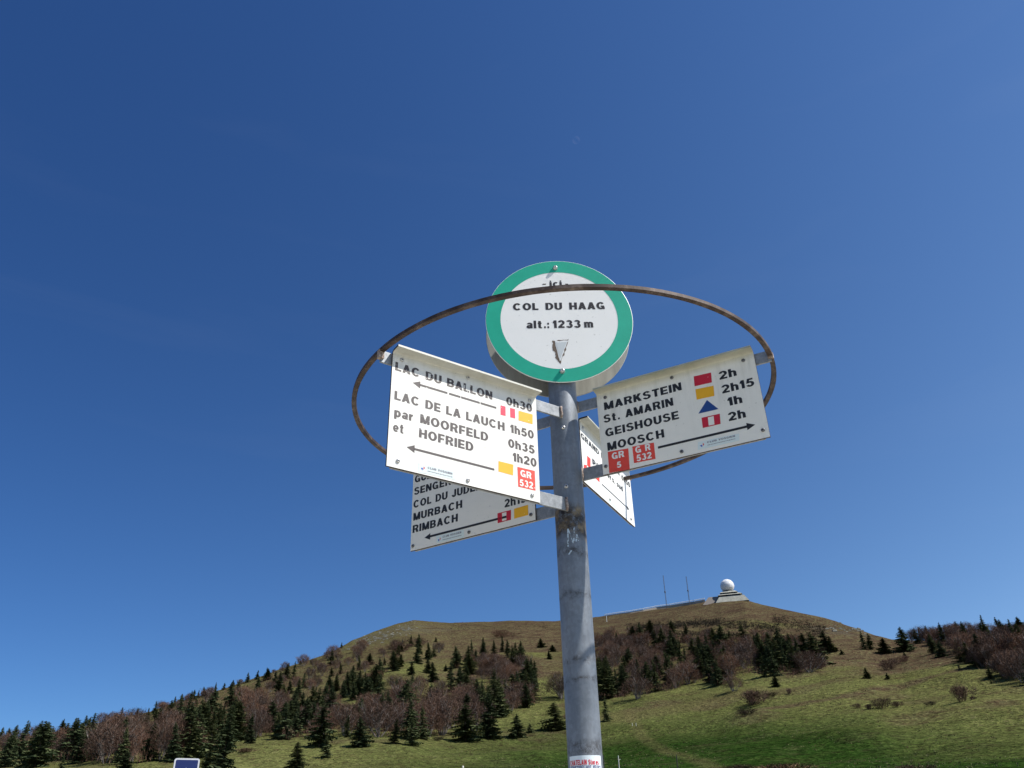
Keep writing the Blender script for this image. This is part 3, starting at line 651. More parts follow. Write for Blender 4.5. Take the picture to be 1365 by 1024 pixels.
# the pale daytime moon, its sunlit side painted as a glow facing upper right
def moon():
    d = ray(768, 187); c_ = CAM+d*20000; o = link('moon', pymesh('moon', *lathe([(88*math.sin(t), -88*math.cos(t)) for t in np.linspace(.02, 3.12, 24)], 32), True)); o.location = c_
    m = bpy.data.materials.new('moon_lit_glow'); m.use_nodes = True; nt = m.node_tree; nt.nodes.clear(); out = nt.nodes.new('ShaderNodeOutputMaterial')
    g = nt.nodes.new('ShaderNodeNewGeometry'); dp = nt.nodes.new('ShaderNodeVectorMath'); dp.operation = 'DOT_PRODUCT'; dp.inputs[1].default_value = (cr*.62+cu*.66-cf*.10).normalized()
    nt.links.new(g.outputs['Normal'], dp.inputs[0]); em = nt.nodes.new('ShaderNodeEmission'); em.inputs[0].default_value = (1, .9, .95, 1)
    nt.links.new(math_(nt, 'MULTIPLY', math_(nt, 'MAXIMUM', dp.outputs['Value'], 0.0), 0.022), em.inputs[1]); tr = nt.nodes.new('ShaderNodeBsdfTransparent'); ad = nt.nodes.new('ShaderNodeAddShader')
    nt.links.new(em.outputs[0], ad.inputs[0]); nt.links.new(tr.outputs[0], ad.inputs[1]); nt.links.new(ad.outputs[0], out.inputs[0]); o.data.materials.append(m)
    tag(o, 'faint pale daytime moon high in the blue sky', 'moon')
moon()
# blue sign standing down the road
def blue_sign():
    d = ray(250, 1011); dist = 19.0; k_ = dist/math.hypot(d.x, d.y); top = CAM+d*k_; g = float(ground(top.x, top.y))
    az = math.atan2(d.x, d.y); e = empty('road_sign', (top.x, top.y, g), -az+R(6)); tag(e, 'dark blue sign board with white frame at the bottom left', 'sign')
    h = top.z-g; w = 0.238
    def rr(wd, z0, z1, rad, y0, y1, nm, m_):
        prof = []
        for cx, cz, a0 in ((wd-rad, z1-rad, 0), (-wd+rad, z1-rad, 90), (-wd+rad, z0+rad, 180), (wd-rad, z0+rad, 270)):
            for s in range(6): a = R(a0+18*s); prof.append((cx+rad*math.cos(a), cz+rad*math.sin(a)))
        n = len(prof); V = [(x, y0, z) for x, z in prof]+[(x, y1, z) for x, z in prof]
        return link(nm, pymesh(nm, V, [tuple(range(n)), tuple(range(n, 2*n))[::-1]]+[(i, i+n, (i+1) % n+n, (i+1) % n) for i in range(n)]), m_, e)
    rr(w, h-.66, h, .045, -.012, .012, 'frame', mat('white_sign_frame', (.50, .51, .54), .4))
    rr(w-.030, h-.63, h-.030, .02, -.016, -.011, 'panel', mat('navy_sign_face', (.012, .022, .10), .35))
    V = [(-.012, -.0175, h-.34), (.012, -.0175, h-.34), (.012, -.0175, h-.195), (0, -.0175, h-.17), (-.012, -.0175, h-.195)]
    link('symbol', pymesh('symbol', V, [(0, 1, 2, 3, 4)]), mat('sign_symbol_white', (.6, .65, .72), .5), e)
    link('pole', pymesh('pole', *tube([(0, .035, -.3), (0, .035, h-.06)], [.022, .022], 12)), mat('sign_pole_grey', (.4, .41, .42), .45, .6), e)
blue_sign()

# ------------------------------------------------------------------ signpost
LAY = {'arrow': {'A': [((0.0544, -0.0694), (0.2874, -0.0671)), ((0.0464, -0.239), (0.2791, -0.2356))],
           'B': [((0.3928, -0.1957), (0.1505, -0.1949))],
           'C': [((0.3779, -0.1527), (0.1452, -0.1477))],
           'D': [((0.0492, -0.264), (0.3215, -0.2655))]},
 'bolt': {'A': [(0.0238, -0.0159), (0.205, -0.0075), (0.3897, -0.0172), (0.0267, -0.2765), (0.2063, -0.2815), (0.3872, -0.2794)],
          'B': [(0.0244, -0.0158), (0.2098, -0.0104), (0.394, -0.016), (0.0091, -0.213), (0.2084, -0.2206), (0.408, -0.2138)],
          'C': [(0.0231, -0.0168), (0.2029, -0.1774), (0.3845, -0.1793)],
          'D': [(0.0089, -0.2804), (0.2012, -0.2817), (0.3973, -0.2766)],
          'disc': [(-0.0027, 0.1804), (-0.0008, -0.1735)]},
 'quad': {'A': [('rwr', [(0.3003, -0.0572), (0.3435, -0.0556), (0.3437, -0.0823), (0.2998, -0.084)]),
                ('yellow', [(0.3546, -0.0571), (0.3979, -0.0557), (0.3967, -0.084), (0.3537, -0.0847)]),
                ('yellow', [(0.2912, -0.2121), (0.334, -0.2113), (0.3323, -0.2399), (0.2907, -0.2393)]),
                ('red', [(0.346, -0.2141), (0.3975, -0.2129), (0.3975, -0.2651), (0.3467, -0.2657)]),
                ('sticker', [(0.0774, -0.2674), (0.1741, -0.2675), (0.1743, -0.2879), (0.0775, -0.291)])],
          'B': [('darkred', [(0.2662, -0.0236), (0.3109, -0.0255), (0.3088, -0.0538), (0.2644, -0.0521)]),
                ('yellow', [(0.2653, -0.0611), (0.3115, -0.0641), (0.3092, -0.0928), (0.2645, -0.0908)]),
                ('blue', [(0.2895, -0.0989), (0.3138, -0.1313), (0.2632, -0.1303)]), ('rwr', [(0.2692, -0.1435), (0.315, -0.1445), (0.3128, -0.1721), (0.2685, -0.1716)]),
                ('red', [(0.0175, -0.1742), (0.0735, -0.1779), (0.0716, -0.2356), (0.0167, -0.2332)]),
                ('red', [(0.0843, -0.176), (0.1416, -0.1789), (0.1407, -0.2237), (0.0844, -0.2219)]),
                ('sticker', [(0.2513, -0.2055), (0.3521, -0.2083), (0.3498, -0.227), (0.2484, -0.2261)])],
          'C': [('red', [(0.0097, -0.1411), (0.0334, -0.133), (0.0298, -0.1532), (0.0073, -0.1548)]),
                ('red', [(0.042, -0.0993), (0.0667, -0.0994), (0.0603, -0.1338), (0.0361, -0.1323)]),
                ('red', [(0.0766, -0.1273), (0.1302, -0.1307), (0.1261, -0.1512), (0.0724, -0.1494)]),
                ('sticker', [(0.195, -0.1783), (0.2928, -0.1801), (0.2902, -0.1906), (0.1927, -0.1885)])],
          'D': [('sticker', [(0.0902, -0.2684), (0.1842, -0.2704), (0.185, -0.2931), (0.0923, -0.2897)]),
                ('rwr', [(0.2936, -0.2488), (0.3366, -0.2491), (0.3358, -0.2764), (0.2937, -0.2769)]),
                ('yellow', [(0.3461, -0.2482), (0.3894, -0.2473), (0.3893, -0.2754), (0.3458, -0.276)])],
          'disc': [('emblem', [(-0.0173, -0.0742), (0.0213, -0.0735), (-0.005, -0.1423)])]},
 'text': {'A': [('LAC DU BALLON', 0.0075, -0.0498, 0.276, -0.0479, 0.0072, -0.0274), ('0h30', 0.3177, -0.0522, 0.3973, -0.0468, 0.3183, -0.0268),
                ('LAC DE LA LAUCH', 0.0097, -0.1281, 0.3111, -0.1239, 0.0092, -0.1036), ('1h50', 0.3281, -0.1271, 0.399, -0.1235, 0.3287, -0.1041),
                ('par', 0.0116, -0.1709, 0.0595, -0.1673, 0.0104, -0.1493), ('MOORFELD', 0.0778, -0.1694, 0.2627, -0.1655, 0.0778, -0.145),
                ('0h35', 0.3207, -0.1682, 0.3996, -0.1654, 0.3213, -0.1448), ('et', 0.0107, -0.2065, 0.0366, -0.207, 0.0097, -0.1874),
                ('HOFRIED', 0.0759, -0.207, 0.2209, -0.2023, 0.0758, -0.184), ('1h20', 0.3334, -0.2018, 0.404, -0.2011, 0.334, -0.1809)],
          'B': [('MARKSTEIN', 0.0188, -0.0527, 0.2311, -0.053, 0.0196, -0.027), ('St. AMARIN', 0.0143, -0.0888, 0.2044, -0.0914, 0.0152, -0.0621),
                ('GEISHOUSE', 0.0155, -0.1288, 0.2136, -0.133, 0.0163, -0.1035), ('MOOSCH', 0.0178, -0.1706, 0.1705, -0.1721, 0.0185, -0.1462),
                ('2h', 0.328, -0.0519, 0.3721, -0.0538, 0.331, -0.0268), ('2h15', 0.329, -0.0915, 0.4093, -0.0936, 0.3315, -0.0672),
                ('1h', 0.3386, -0.13, 0.3737, -0.1303, 0.3415, -0.1059), ('2h', 0.333, -0.1703, 0.3753, -0.171, 0.3355, -0.1465)],
          'C': [('GRAND BALLON', 0.0038, -0.0541, 0.3145, -0.0607, 0.0049, -0.0373), ('par', 0.0808, -0.1049, 0.1523, -0.105, 0.0839, -0.0885),
                ('vers. sud', 0.1822, -0.1068, 0.3328, -0.1038, 0.1848, -0.0902), ('0h50', 0.3322, -0.0649, 0.4103, -0.062, 0.338, -0.0422)],
          'D': [('GUEBWILLER', 0.0062, -0.0877, 0.2004, -0.0954, 0.0061, -0.0644), ('SENGERN', 0.0056, -0.125, 0.1619, -0.1298, 0.0055, -0.1015),
                ('COL DU JUDENHUT', 0.0049, -0.1643, 0.3089, -0.1727, 0.0048, -0.1412), ('MURBACH', 0.0062, -0.2048, 0.1778, -0.2052, 0.0061, -0.1816),
                ('RIMBACH', 0.0054, -0.2415, 0.1633, -0.2422, 0.0053, -0.2187), ('2h15', 0.3162, -0.2382, 0.3841, -0.238, 0.3172, -0.2164)],
          'disc': [('~ ici -', -0.0432, 0.1136, 0.0321, 0.1134, -0.0422, 0.1385), ('COL DU HAAG', -0.1298, 0.0321, 0.1316, 0.0317, -0.1292, 0.0571),
                   ('alt. : 1233 m', -0.0933, -0.0312, 0.0944, -0.0306, -0.0924, -0.004)]},
 'wtext': {'A': [('GR', 0.3539, -0.2383, 0.3866, -0.2364, 0.3541, -0.2174), ('532', 0.3507, -0.2627, 0.3903, -0.2624, 0.3504, -0.2421)],
           'B': [('GR', 0.0276, -0.1977, 0.0611, -0.1989, 0.0277, -0.1814), ('5', 0.0386, -0.2246, 0.0506, -0.2247, 0.0393, -0.2074),
                 ('G R', 0.0915, -0.1962, 0.1317, -0.197, 0.092, -0.1789), ('532', 0.0922, -0.2192, 0.1321, -0.2198, 0.0927, -0.202)]}}
FRAMES = {'A': [[-0.41342, -0.33455, 1.02782], [0.82062, 0.57147, -0.0], [0.0, 0.0, 1.0], [0.57147, -0.82062, 0.0]],
 'B': [[0.08815, -0.03506, 1.06598], [0.88908, -0.45776, 0.0], [0.0, 0.0, 1.0], [-0.45776, -0.88908, 0.0]],
 'C': [[0.05617, 0.17404, 1.10311], [0.44617, 0.89495, 0.0], [0.0, 0.0, 1.0], [0.89495, -0.44617, 0.0]],
 'D': [[-0.43501, 0.26871, 1.04372], [0.85072, -0.52562, -0.0], [0.0, 0.0, 1.0], [-0.52562, -0.85072, 0.0]],
 'disc': [[0.001, -0.04392, 1.30984], [0.99974, 0.02285, -0.0], [0.0, 0.0, 1.0], [0.02285, -0.99974, 0.0]]}
DIMS = {'A': (0.4104, 0.2936), 'B': (0.4211, 0.2344), 'C': (0.419, 0.1953), 'D': (0.4106, 0.2936)}

PR = 0.038
M_steel = mat('galvanised_steel', (0.4, 0.42, 0.44), 0.5, 0.35, 0.5); nt, b = NT(M_steel)
nA = noise(nt, 9, 6, 0.65); nB = noise(nt, 140, 5, 0.75, stretch=(1, 1, .25)); nC = noise(nt, 3.1, 5, 0.7, stretch=(1, 1, .35)); nD = noise(nt, 60, 8, 0.8)
c = ramp(nt, nA, [(0.3, (0.135, 0.15, 0.17)), (0.5, (0.185, 0.205, 0.23)), (0.7, (0.235, 0.255, 0.28))])
vo = nt.nodes.new('ShaderNodeTexVoronoi'); vo.inputs['Scale'].default_value = 130; tcv = nt.nodes.new('ShaderNodeTexCoord'); nt.links.new(tcv.outputs['Object'], vo.inputs['Vector'])
c = mix(nt, .30, c, ramp(nt, vo.outputs['Color'], [(0, (.62, .62, .62)), (1, (1.35, 1.35, 1.35))]), 'MULTIPLY')
nS = noise(nt, 26, 5, .7, stretch=(1, 1, .12)); c = mix(nt, .40, c, ramp(nt, nS, [(.35, (.55, .54, .53)), (.55, (1.05, 1.05, 1.05))]), 'MULTIPLY')
c = mix(nt, ramp(nt, nB, [(0.45, (0, 0, 0)), (0.75, (.45, .45, .45))]), c, (0.11, 0.118, 0.126))
geo = nt.nodes.new('ShaderNodeTexCoord'); sx = nt.nodes.new('ShaderNodeSeparateXYZ'); nt.links.new(geo.outputs['Object'], sx.inputs[0])
def band(z, w):
    d_ = math_(nt, 'ABSOLUTE', math_(nt, 'SUBTRACT', math_(nt, 'ADD', sx.outputs['Z'], math_(nt, 'MULTIPLY', math_(nt, 'SUBTRACT', nA, .5), 0.09)), z)); return math_(nt, 'SUBTRACT', 1.0, math_(nt, 'DIVIDE', d_, w), True)
rust = math_(nt, 'MULTIPLY', math_(nt, 'MULTIPLY', band(2.31, 0.05), 2.2, True), ramp(nt, nD, [(0.36, (0, 0, 0)), (0.5, (1, 1, 1))]))
c = mix(nt, math_(nt, 'MULTIPLY', rust, 1.0, True), c, ramp(nt, noise(nt, 42, 5), [(0.38, (0.022, 0.018, 0.016)), (0.52, (0.085, 0.06, 0.035)), (0.68, (0.26, 0.18, 0.085))]))
for zz, ww in ((2.235, .018), (2.13, .014), (1.985, .014), (1.93, .010), (1.80, .02)):
    c = mix(nt, math_(nt, 'MULTIPLY', math_(nt, 'MULTIPLY', band(zz, ww), ramp(nt, nD, [(0.42, (0, 0, 0)), (0.6, (1, 1, 1))])), 1.0, True), c, (0.05, 0.043, 0.04))
nt.links.new(c, b.inputs['Base Color']); nt.links.new(ramp(nt, nA, [(0.3, (.38,)*3), (0.7, (.6,)*3)]), b.inputs['Roughness']); bump(nt, b, nD, 0.12, 0.0008)
M_arm = mat('galvanised_bar', (0.36, 0.38, 0.40), 0.5, 0.3, 0.5); nt, b = NT(M_arm)
nt.links.new(ramp(nt, noise(nt, 60, 6, .7), [(0.3, (0.15, 0.16, 0.17)), (0.6, (0.28, 0.295, 0.31)), (0.8, (0.38, 0.38, 0.37))]), b.inputs['Base Color'])
M_weld = mat('rusty_weld', (0.2, 0.12, 0.08), 0.8, 0.2); nt, b = NT(M_weld)
nt.links.new(ramp(nt, noise(nt, 160, 5, .7), [(0.35, (0.14, 0.07, 0.045)), (0.55, (0.36, 0.30, 0.26)), (0.75, (0.55, 0.5, 0.45))]), b.inputs['Base Color'])
M_ring = mat('rusty_hoop_iron', (0.11, 0.07, 0.055), 0.62, 0.25, 0.4); nt, b = NT(M_ring)
nR = noise(nt, 22, 7, 0.7); c = ramp(nt, nR, [(0.3, (0.028, 0.019, 0.016)), (0.5, (0.055, 0.035, 0.028)), (0.62, (0.12, 0.088, 0.072)), (0.76, (0.24, 0.19, 0.155))])
nt.links.new(c, b.inputs['Base Color']); bump(nt, b, noise(nt, 300, 4), .25, .0006)
def panel_white(name, base, dirt, seed):
    m = mat(name, base, 0.42, 0, 0.45); nt, b = NT(m)
    tc = nt.nodes.new('ShaderNodeTexCoord'); mp = nt.nodes.new('ShaderNodeMapping'); mp.inputs['Location'].default_value = (seed, seed*2, 0); nt.links.new(tc.outputs['Object'], mp.inputs[0])
    n = nt.nodes.new('ShaderNodeTexNoise'); n.inputs['Scale'].default_value = 7; n.inputs['Detail'].default_value = 8; n.inputs['Roughness'].default_value = .7; nt.links.new(mp.outputs[0], n.inputs['Vector'])
    n2 = nt.nodes.new('ShaderNodeTexNoise'); n2.inputs['Scale'].default_value = 120; n2.inputs['Detail'].default_value = 3; nt.links.new(mp.outputs[0], n2.inputs['Vector'])
    s = nt.nodes.new('ShaderNodeSeparateXYZ'); nt.links.new(tc.outputs['Object'], s.inputs[0])
    # algae and grime settle in the fold under the rain lip
    g = math_(nt, 'SUBTRACT', 1.0, math_(nt, 'DIVIDE', math_(nt, 'ABSOLUTE', math_(nt, 'ADD', s.outputs['Y'], 0.000)), 0.022), True)
    g2 = math_(nt, 'ADD', math_(nt, 'MULTIPLY', g, n.outputs['Fac']), math_(nt, 'MULTIPLY', s.outputs['Z'], 14.0), True)
    c = mix(nt, ramp(nt, n.outputs['Fac'], [(0.35, (0, 0, 0)), (0.75, (.30, .30, .30))]), base, tuple(x*y for x, y in zip(base, (.86, .86, .82))))
    c = mix(nt, math_(nt, 'MULTIPLY', g2, dirt), c, (0.20, 0.20, 0.115))
    n3_ = noise(nt, 34, 5, .7, stretch=(1, .10, 1)); fade = math_(nt, 'ADD', 1.0, math_(nt, 'MULTIPLY', s.outputs['Y'], 5.0), True)
    c = mix(nt, math_(nt, 'MULTIPLY', ramp(nt, n3_, [(0.48, (0, 0, 0)), (0.72, (.55, .55, .55))]), math_(nt, 'MULTIPLY', fade, dirt)), c, (0.36, 0.35, 0.27))
    c = mix(nt, ramp(nt, n2.outputs['Fac'], [(0.66, (0, 0, 0)), (0.78, (.5, .5, .5))]), c, (0.22, 0.20, 0.16))
    nt.links.new(c, b.inputs['Base Color']); return m
def ink(name, col, chip, base=(.78, .78, .75), scale=150):
    m = mat(name, col, 0.5, 0, 0.4); nt, b = NT(m); n = noise(nt, scale, 3, .6); n2 = noise(nt, 14, 3, .6)
    f = math_(nt, 'GREATER_THAN', math_(nt, 'ADD', math_(nt, 'MULTIPLY', n, .6), math_(nt, 'MULTIPLY', n2, .4)), chip)
    nt.links.new(mix(nt, f, mix(nt, math_(nt, 'MULTIPLY', n2, .35), col, tuple(min(1, x*1.6+.02) for x in col)), base), b.inputs['Base Color']); return m
M_ink_a = ink('faded_black_lettering', (0.060, 0.048, 0.045), 0.635); M_ink = ink('black_lettering', (0.012, 0.012, 0.013), 0.70)
M_inkd = ink('black_disc_lettering', (0.018, 0.015, 0.016), 0.68)
M_red = ink('red_trail_mark', (0.62, 0.055, 0.035), 0.68); M_dred = ink('dark_red_trail_mark', (0.46, 0.012, 0.03), 0.66); M_yel = ink('yellow_trail_mark', (0.74, 0.36, 0.008), 0.66); M_blue = ink('blue_trail_mark', (0.012, 0.05, 0.20), 0.68)
M_wht = mat('white_lettering', (0.78, 0.76, 0.72), .5); M_stick = mat('sticker_film', (0.66, 0.74, 0.72), 0.3); M_tiny = mat('sticker_grey_print', (0.22, 0.22, 0.26), .5); M_tred = mat('sticker_red_print', (0.6, .06, .08), .5); M_tblue = mat('sticker_blue_print', (0.06, .12, .5), .5)
M_bolt = mat('zinc_screw', (0.5, 0.5, 0.5), 0.35, 0.8, .5); M_boltd = mat('dull_rivet', (0.16, 0.16, 0.17), 0.5, 0.6, .5); M_hole = mat('screw_socket', (0.02, 0.02, 0.02), .8)
M_edge = mat('weathered_panel_edge', (0.055, 0.035, 0.025), 0.85)

a3 = Vector((0.00133096, 0.01295933, 0.99991514)); x3 = Vector((0.999999114, -1.72e-5, -0.00133085)).normalized(); y3 = a3.cross(x3).normalized()
root = empty('signpost'); tag(root, 'grey steel signpost with four white direction panels, a green-rimmed disc and an iron hoop', 'signpost')
ro = Vector((0, 0, 1.6))-a3*1.6
root.matrix_world = Matrix(((x3.x, y3.x, a3.x, ro.x), (x3.y, y3.y, a3.y, ro.y), (x3.z, y3.z, a3.z, ro.z), (0, 0, 0, 1)))
def frame_matrix(fr):
    o, X, Y, Z = [Vector(v) for v in fr]; o = o+Vector((0, 0, 1.6))
    return Matrix(((X.x, Y.x, Z.x, o.x), (X.y, Y.y, Z.y, o.y), (X.z, Y.z, Z.z, o.z), (0, 0, 0, 1)))
# pole: hollow tube with cap
V, Fc = [], []
n = 64
prof = [(PR, -.5), (PR, 0.9), (PR, 1.7), (PR, 2.2), (PR, 2.4), (PR, 2.6), (PR, 3.05), (PR-.003, 3.055), (PR-.006, 3.056)]
link('pole', pymesh('pole', *lathe(prof, n), True), M_steel, root)
# hoop: square bar bent to a ring
def hoop():
    V, Fc = [], []; n = 160; Rr = 0.5528; hw, hh = .0060, .0052
    for i in range(n):
        t = 2*math.pi*i/n
        c_ = Vector((-.0024+Rr*math.cos(t), -.0063+Rr*math.sin(t), 1.6+1.0404+.02456*Rr*math.cos(t)+.01822*Rr*math.sin(t)))
        rdv = Vector((math.cos(t), math.sin(t), 0)); wob = 1+.03*math.sin(i*.9)
        for sx_, sz_ in ((-1, -.8), (-.8, -1), (.8, -1), (1, -.8), (1, .8), (.8, 1), (-.8, 1), (-1, .8)): V.append(c_+rdv*hw*sx_*wob+Vector((0, 0, hh*sz_)))
    for i in range(n):
        for k in range(8): Fc.append((i*8+k, i*8+(k+1) % 8, ((i+1) % n)*8+(k+1) % 8, ((i+1) % n)*8+k))
    return pymesh('hoop', V, Fc)
hp_ = link('hoop', hoop(), M_ring, root)

# own bold grotesque lettering, drawn as bars (R), slanted bars (D) and bowls (A); capital height 1
def _O(cx, rx, cy=.5, ry=.515, w=.20, h=.165): return ('A', cx, cy, rx, ry, 0, 360, w, h)
def _st(x=0., w=.2, y0=0., y1=1.): return ('R', x, y0, x+w, y1)
GL = {
 'H': [_st(), _st(.55), ('R', .2, .415, .55, .58)], 'I': [_st()], 'L': [_st(), ('R', .2, 0, .62, .165)],
 'E': [_st(), ('R', .2, 0, .67, .165), ('R', .2, .42, .62, .575), ('R', .2, .835, .66, 1)], 'F': [_st(), ('R', .2, .40, .58, .56), ('R', .2, .835, .64, 1)],
 'T': [('R', 0, .835, .70, 1), _st(.25, .2, 0, .835)], 'A': [('D', 0, 0, .29, 1, .21), ('D', .57, 0, .28, 1, .215), ('R', .15, .21, .63, .36)],
 'M': [_st(0, .19), _st(.71, .19), ('D', .35, 0, .01, 1, .20), ('D', .35, 0, .69, 1, .20)], 'N': [_st(0, .19), _st(.56, .19), ('D', .53, 0, .0, 1, .22)],
 'V': [('D', .27, 0, 0, 1, .21), ('D', .27, 0, .54, 1, .21)], 'W': [('D', .2, 0, 0, 1, .19), ('D', .2, 0, .38, 1, .19), ('D', .58, 0, .40, 1, .19), ('D', .58, 0, .78, 1, .19)],
 'K': [_st(), ('D', .49, 0, .19, .62, .25), ('D', .06, .34, .46, 1, .26)], 'U': [_st(0, .2, .34), _st(.54, .2, .34), ('A', .37, .34, .37, .355, 180, 360, .2, .165)],
 'O': [_O(.42, .42)], 'C': [('A', .42, .5, .42, .515, 40, 320, .2, .165)], 'G': [('A', .42, .5, .42, .515, 40, 322, .2, .165), ('R', .42, .36, .80, .51), ('R', .66, 0, .80, .36)],
 'D': [_st(), ('R', .2, .835, .36, 1), ('R', .2, 0, .36, .165), ('A', .36, .5, .40, .5, -90, 90, .2, .165)],
 'B': [_st(), ('R', .2, .845, .42, 1), ('R', .2, .435, .42, .585), ('R', .2, 0, .42, .155), ('A', .42, .7175, .28, .2825, -90, 90, .19, .15), ('A', .42, .2925, .31, .2925, -90, 90, .19, .155)],
 'R': [_st(), ('R', .2, .84, .44, 1), ('R', .2, .40, .44, .555), ('A', .44, .70, .29, .30, -90, 90, .19, .16), ('D', .53, 0, .38, .44, .225)],
 'J': [_st(.36, .2, .31), ('A', .28, .31, .28, .325, 180, 360, .19, .165)],
 'S': [('A', .36, .725, .33, .29, 15, 270, .19, .155), ('A', .36, .295, .36, .31, -168, 90, .19, .155)],
 '3': [('A', .33, .735, .29, .28, -90, 158, .18, .15), ('A', .33, .295, .33, .31, -160, 90, .19, .155)], '2': [('A', .34, .69, .33, .325, -38, 168, .19, .16), ('D', .0, .14, .39, .56, .26), ('R', 0, 0, .68, .165)],
 '5': [('R', .12, .835, .63, 1), ('D', .04, .44, .12, .84, .17), ('A', .33, .325, .34, .34, -160, 128, .19, .155)], '0': [_O(.34, .34, w=.19)], '1': [_st(.17), ('R', 0, .66, .17, .80), ('D', .06, .80, .17, 1, .10)],
 'h': [_st(0, .19), _st(.42, .19, 0, .47), ('A', .305, .47, .305, .28, 0, 180, .19, .16)], 'n': [_st(0, .19, 0, .74), _st(.42, .19, 0, .47), ('A', .305, .47, .305, .28, 0, 180, .19, .16)],
 'm': [_st(0, .18, 0, .74), _st(.36, .18, 0, .5), _st(.72, .18, 0, .5), ('A', .27, .5, .27, .25, 0, 180, .18, .15), ('A', .63, .5, .27, .25, 0, 180, .18, .15)],
 'a': [('A', .26, .21, .26, .225, 0, 360, .18, .14), _st(.40, .18, 0, .5), ('A', .31, .5, .27, .25, 0, 165, .17, .145)], 'e': [('A', .31, .37, .31, .385, 0, 318, .18, .145), ('R', .12, .31, .61, .43)],
 't': [_st(.11, .19, .16, .95), ('R', 0, .60, .42, .74), ('A', .30, .17, .19, .18, 180, 270, .19, .15), ('R', .30, -.01, .41, .14)], 'r': [_st(0, .19, 0, .74), ('A', .36, .44, .27, .31, 78, 175, .18, .17)],
 'p': [_st(0, .19, -.26, .74), ('A', .33, .37, .31, .385, 0, 360, .19, .15)], 'd': [_st(.43, .19, 0, 1), ('A', .30, .37, .30, .385, 0, 360, .19, .15)], 'o': [('A', .32, .37, .32, .385, 0, 360, .19, .15)],
 'u': [_st(0, .19, .28, .74), _st(.42, .19, 0, .74), ('A', .305, .28, .305, .29, 180, 360, .19, .16)], 'i': [_st(0, .19, 0, .74), _st(0, .19, .84, 1.0)], 'l': [_st(0, .19)],
 'c': [('A', .31, .37, .31, .385, 42, 318, .19, .15)], 's': [('A', .27, .54, .25, .215, 15, 270, .17, .125), ('A', .27, .215, .27, .23, -168, 90, .17, .125)], 'v': [('D', .21, 0, 0, .74, .19), ('D', .21, 0, .42, .74, .19)],
 '.': [('R', 0, 0, .2, .2)], ':': [('R', 0, 0, .2, .2), ('R', 0, .5, .2, .7)], '-': [('R', 0, .34, .36, .46)], '~': [('D', 0, .34, .10, .50, .11), ('D', .22, .34, .10, .50, .11), ('D', .22, .34, .33, .50, .11)],
}
EB = .036; SPC = .50
def text_mesh(s, weight=1.0):
    V, Fc = [], []; x = 0.0; lay = 0
    for ch in s:
        if ch == ' ': x += SPC; continue
        wd = 0
        for g in GL[ch]:
            z = (lay % 40)*1.2e-6; lay += 1; i = len(V)
            if g[0] == 'R':
                _, a, b_, c_, d = g
                if d-b_ > c_-a: a, c_ = a-EB, c_+EB
                elif b_ > .01: b_ -= EB
                else: d += EB
                V += [(x+a, b_, z), (x+c_, b_, z), (x+c_, d, z), (x+a, d, z)]; Fc.append((i, i+1, i+2, i+3)); wd = max(wd, c_)
            elif g[0] == 'D':
                _, a, b_, c_, d, w = g; a -= EB; c_ -= EB; w += 2*EB; V += [(x+a, b_, z), (x+a+w, b_, z), (x+c_+w, d, z), (x+c_, d, z)]; Fc.append((i, i+1, i+2, i+3)); wd = max(wd, a+w, c_+w)
            else:
                _, cx, cy, rx, ry, a0, a1, w, h = g; rx += EB; w += 2*EB; h += EB; n = max(6, int((a1-a0)/9))
                for k in range(n+1):
                    t = R(a0+(a1-a0)*k/n); ct, st_ = math.cos(t), math.sin(t)
                    V += [(x+cx+rx*ct, cy+ry*st_, z), (x+cx+(rx-w)*ct, cy+(ry-h)*st_, z)]
                for k in range(n): Fc.append((i+2*k, i+2*k+2, i+2*k+3, i+2*k+1))
                wd = max(wd, cx+rx if (a0 <= 0 <= a1 or a1 == 360 or a1 > 300) else cx+rx*.9)
        x += wd+.115+EB
    return pymesh('lettering', V, Fc)
def put_text(s, x0, y0, x1, y1, cap, m_, parent, z, name='lettering', bold=0, clip=None):
    me = text_mesh(s); xs = [v.co.x for v in me.vertices]; a, b_ = min(xs), max(xs); sx_ = (x1-x0)/(b_-a)
    for v in me.vertices: v.co = (x0+(v.co.x-a)*sx_, y0+v.co.y*cap, z+v.co.z)
    return link(name, me, m_, parent)
def poly(name, pts, z, m_, parent):
    return link(name, pymesh(name, [(x, y, z) for x, y in pts], [tuple(range(len(pts)))[::-1]]), m_, parent)
def up(o):   # make sure flat print faces outwards (+Z)
    for me in [o.data]:
        if me.polygons and me.polygons[0].normal.z < 0: me.flip_normals()
    return o
def bolt_mesh(r, h, socket=True):
    parts = [lathe([(r, 0), (r*1.0, h*.35), (r*.85, h*.75), (r*.5, h), (r*.42, h), (r*.40, h*.55), (.0001, h*.5)], 20)]
    return pymesh('screw', *join(parts), True)
BM = bolt_mesh(.0048, .0035); BD = bolt_mesh(.0072, .0085)
WASH = pymesh('washer', *lathe([(.0075, 0), (.0075, .0008), (.006, .0011)], 20))
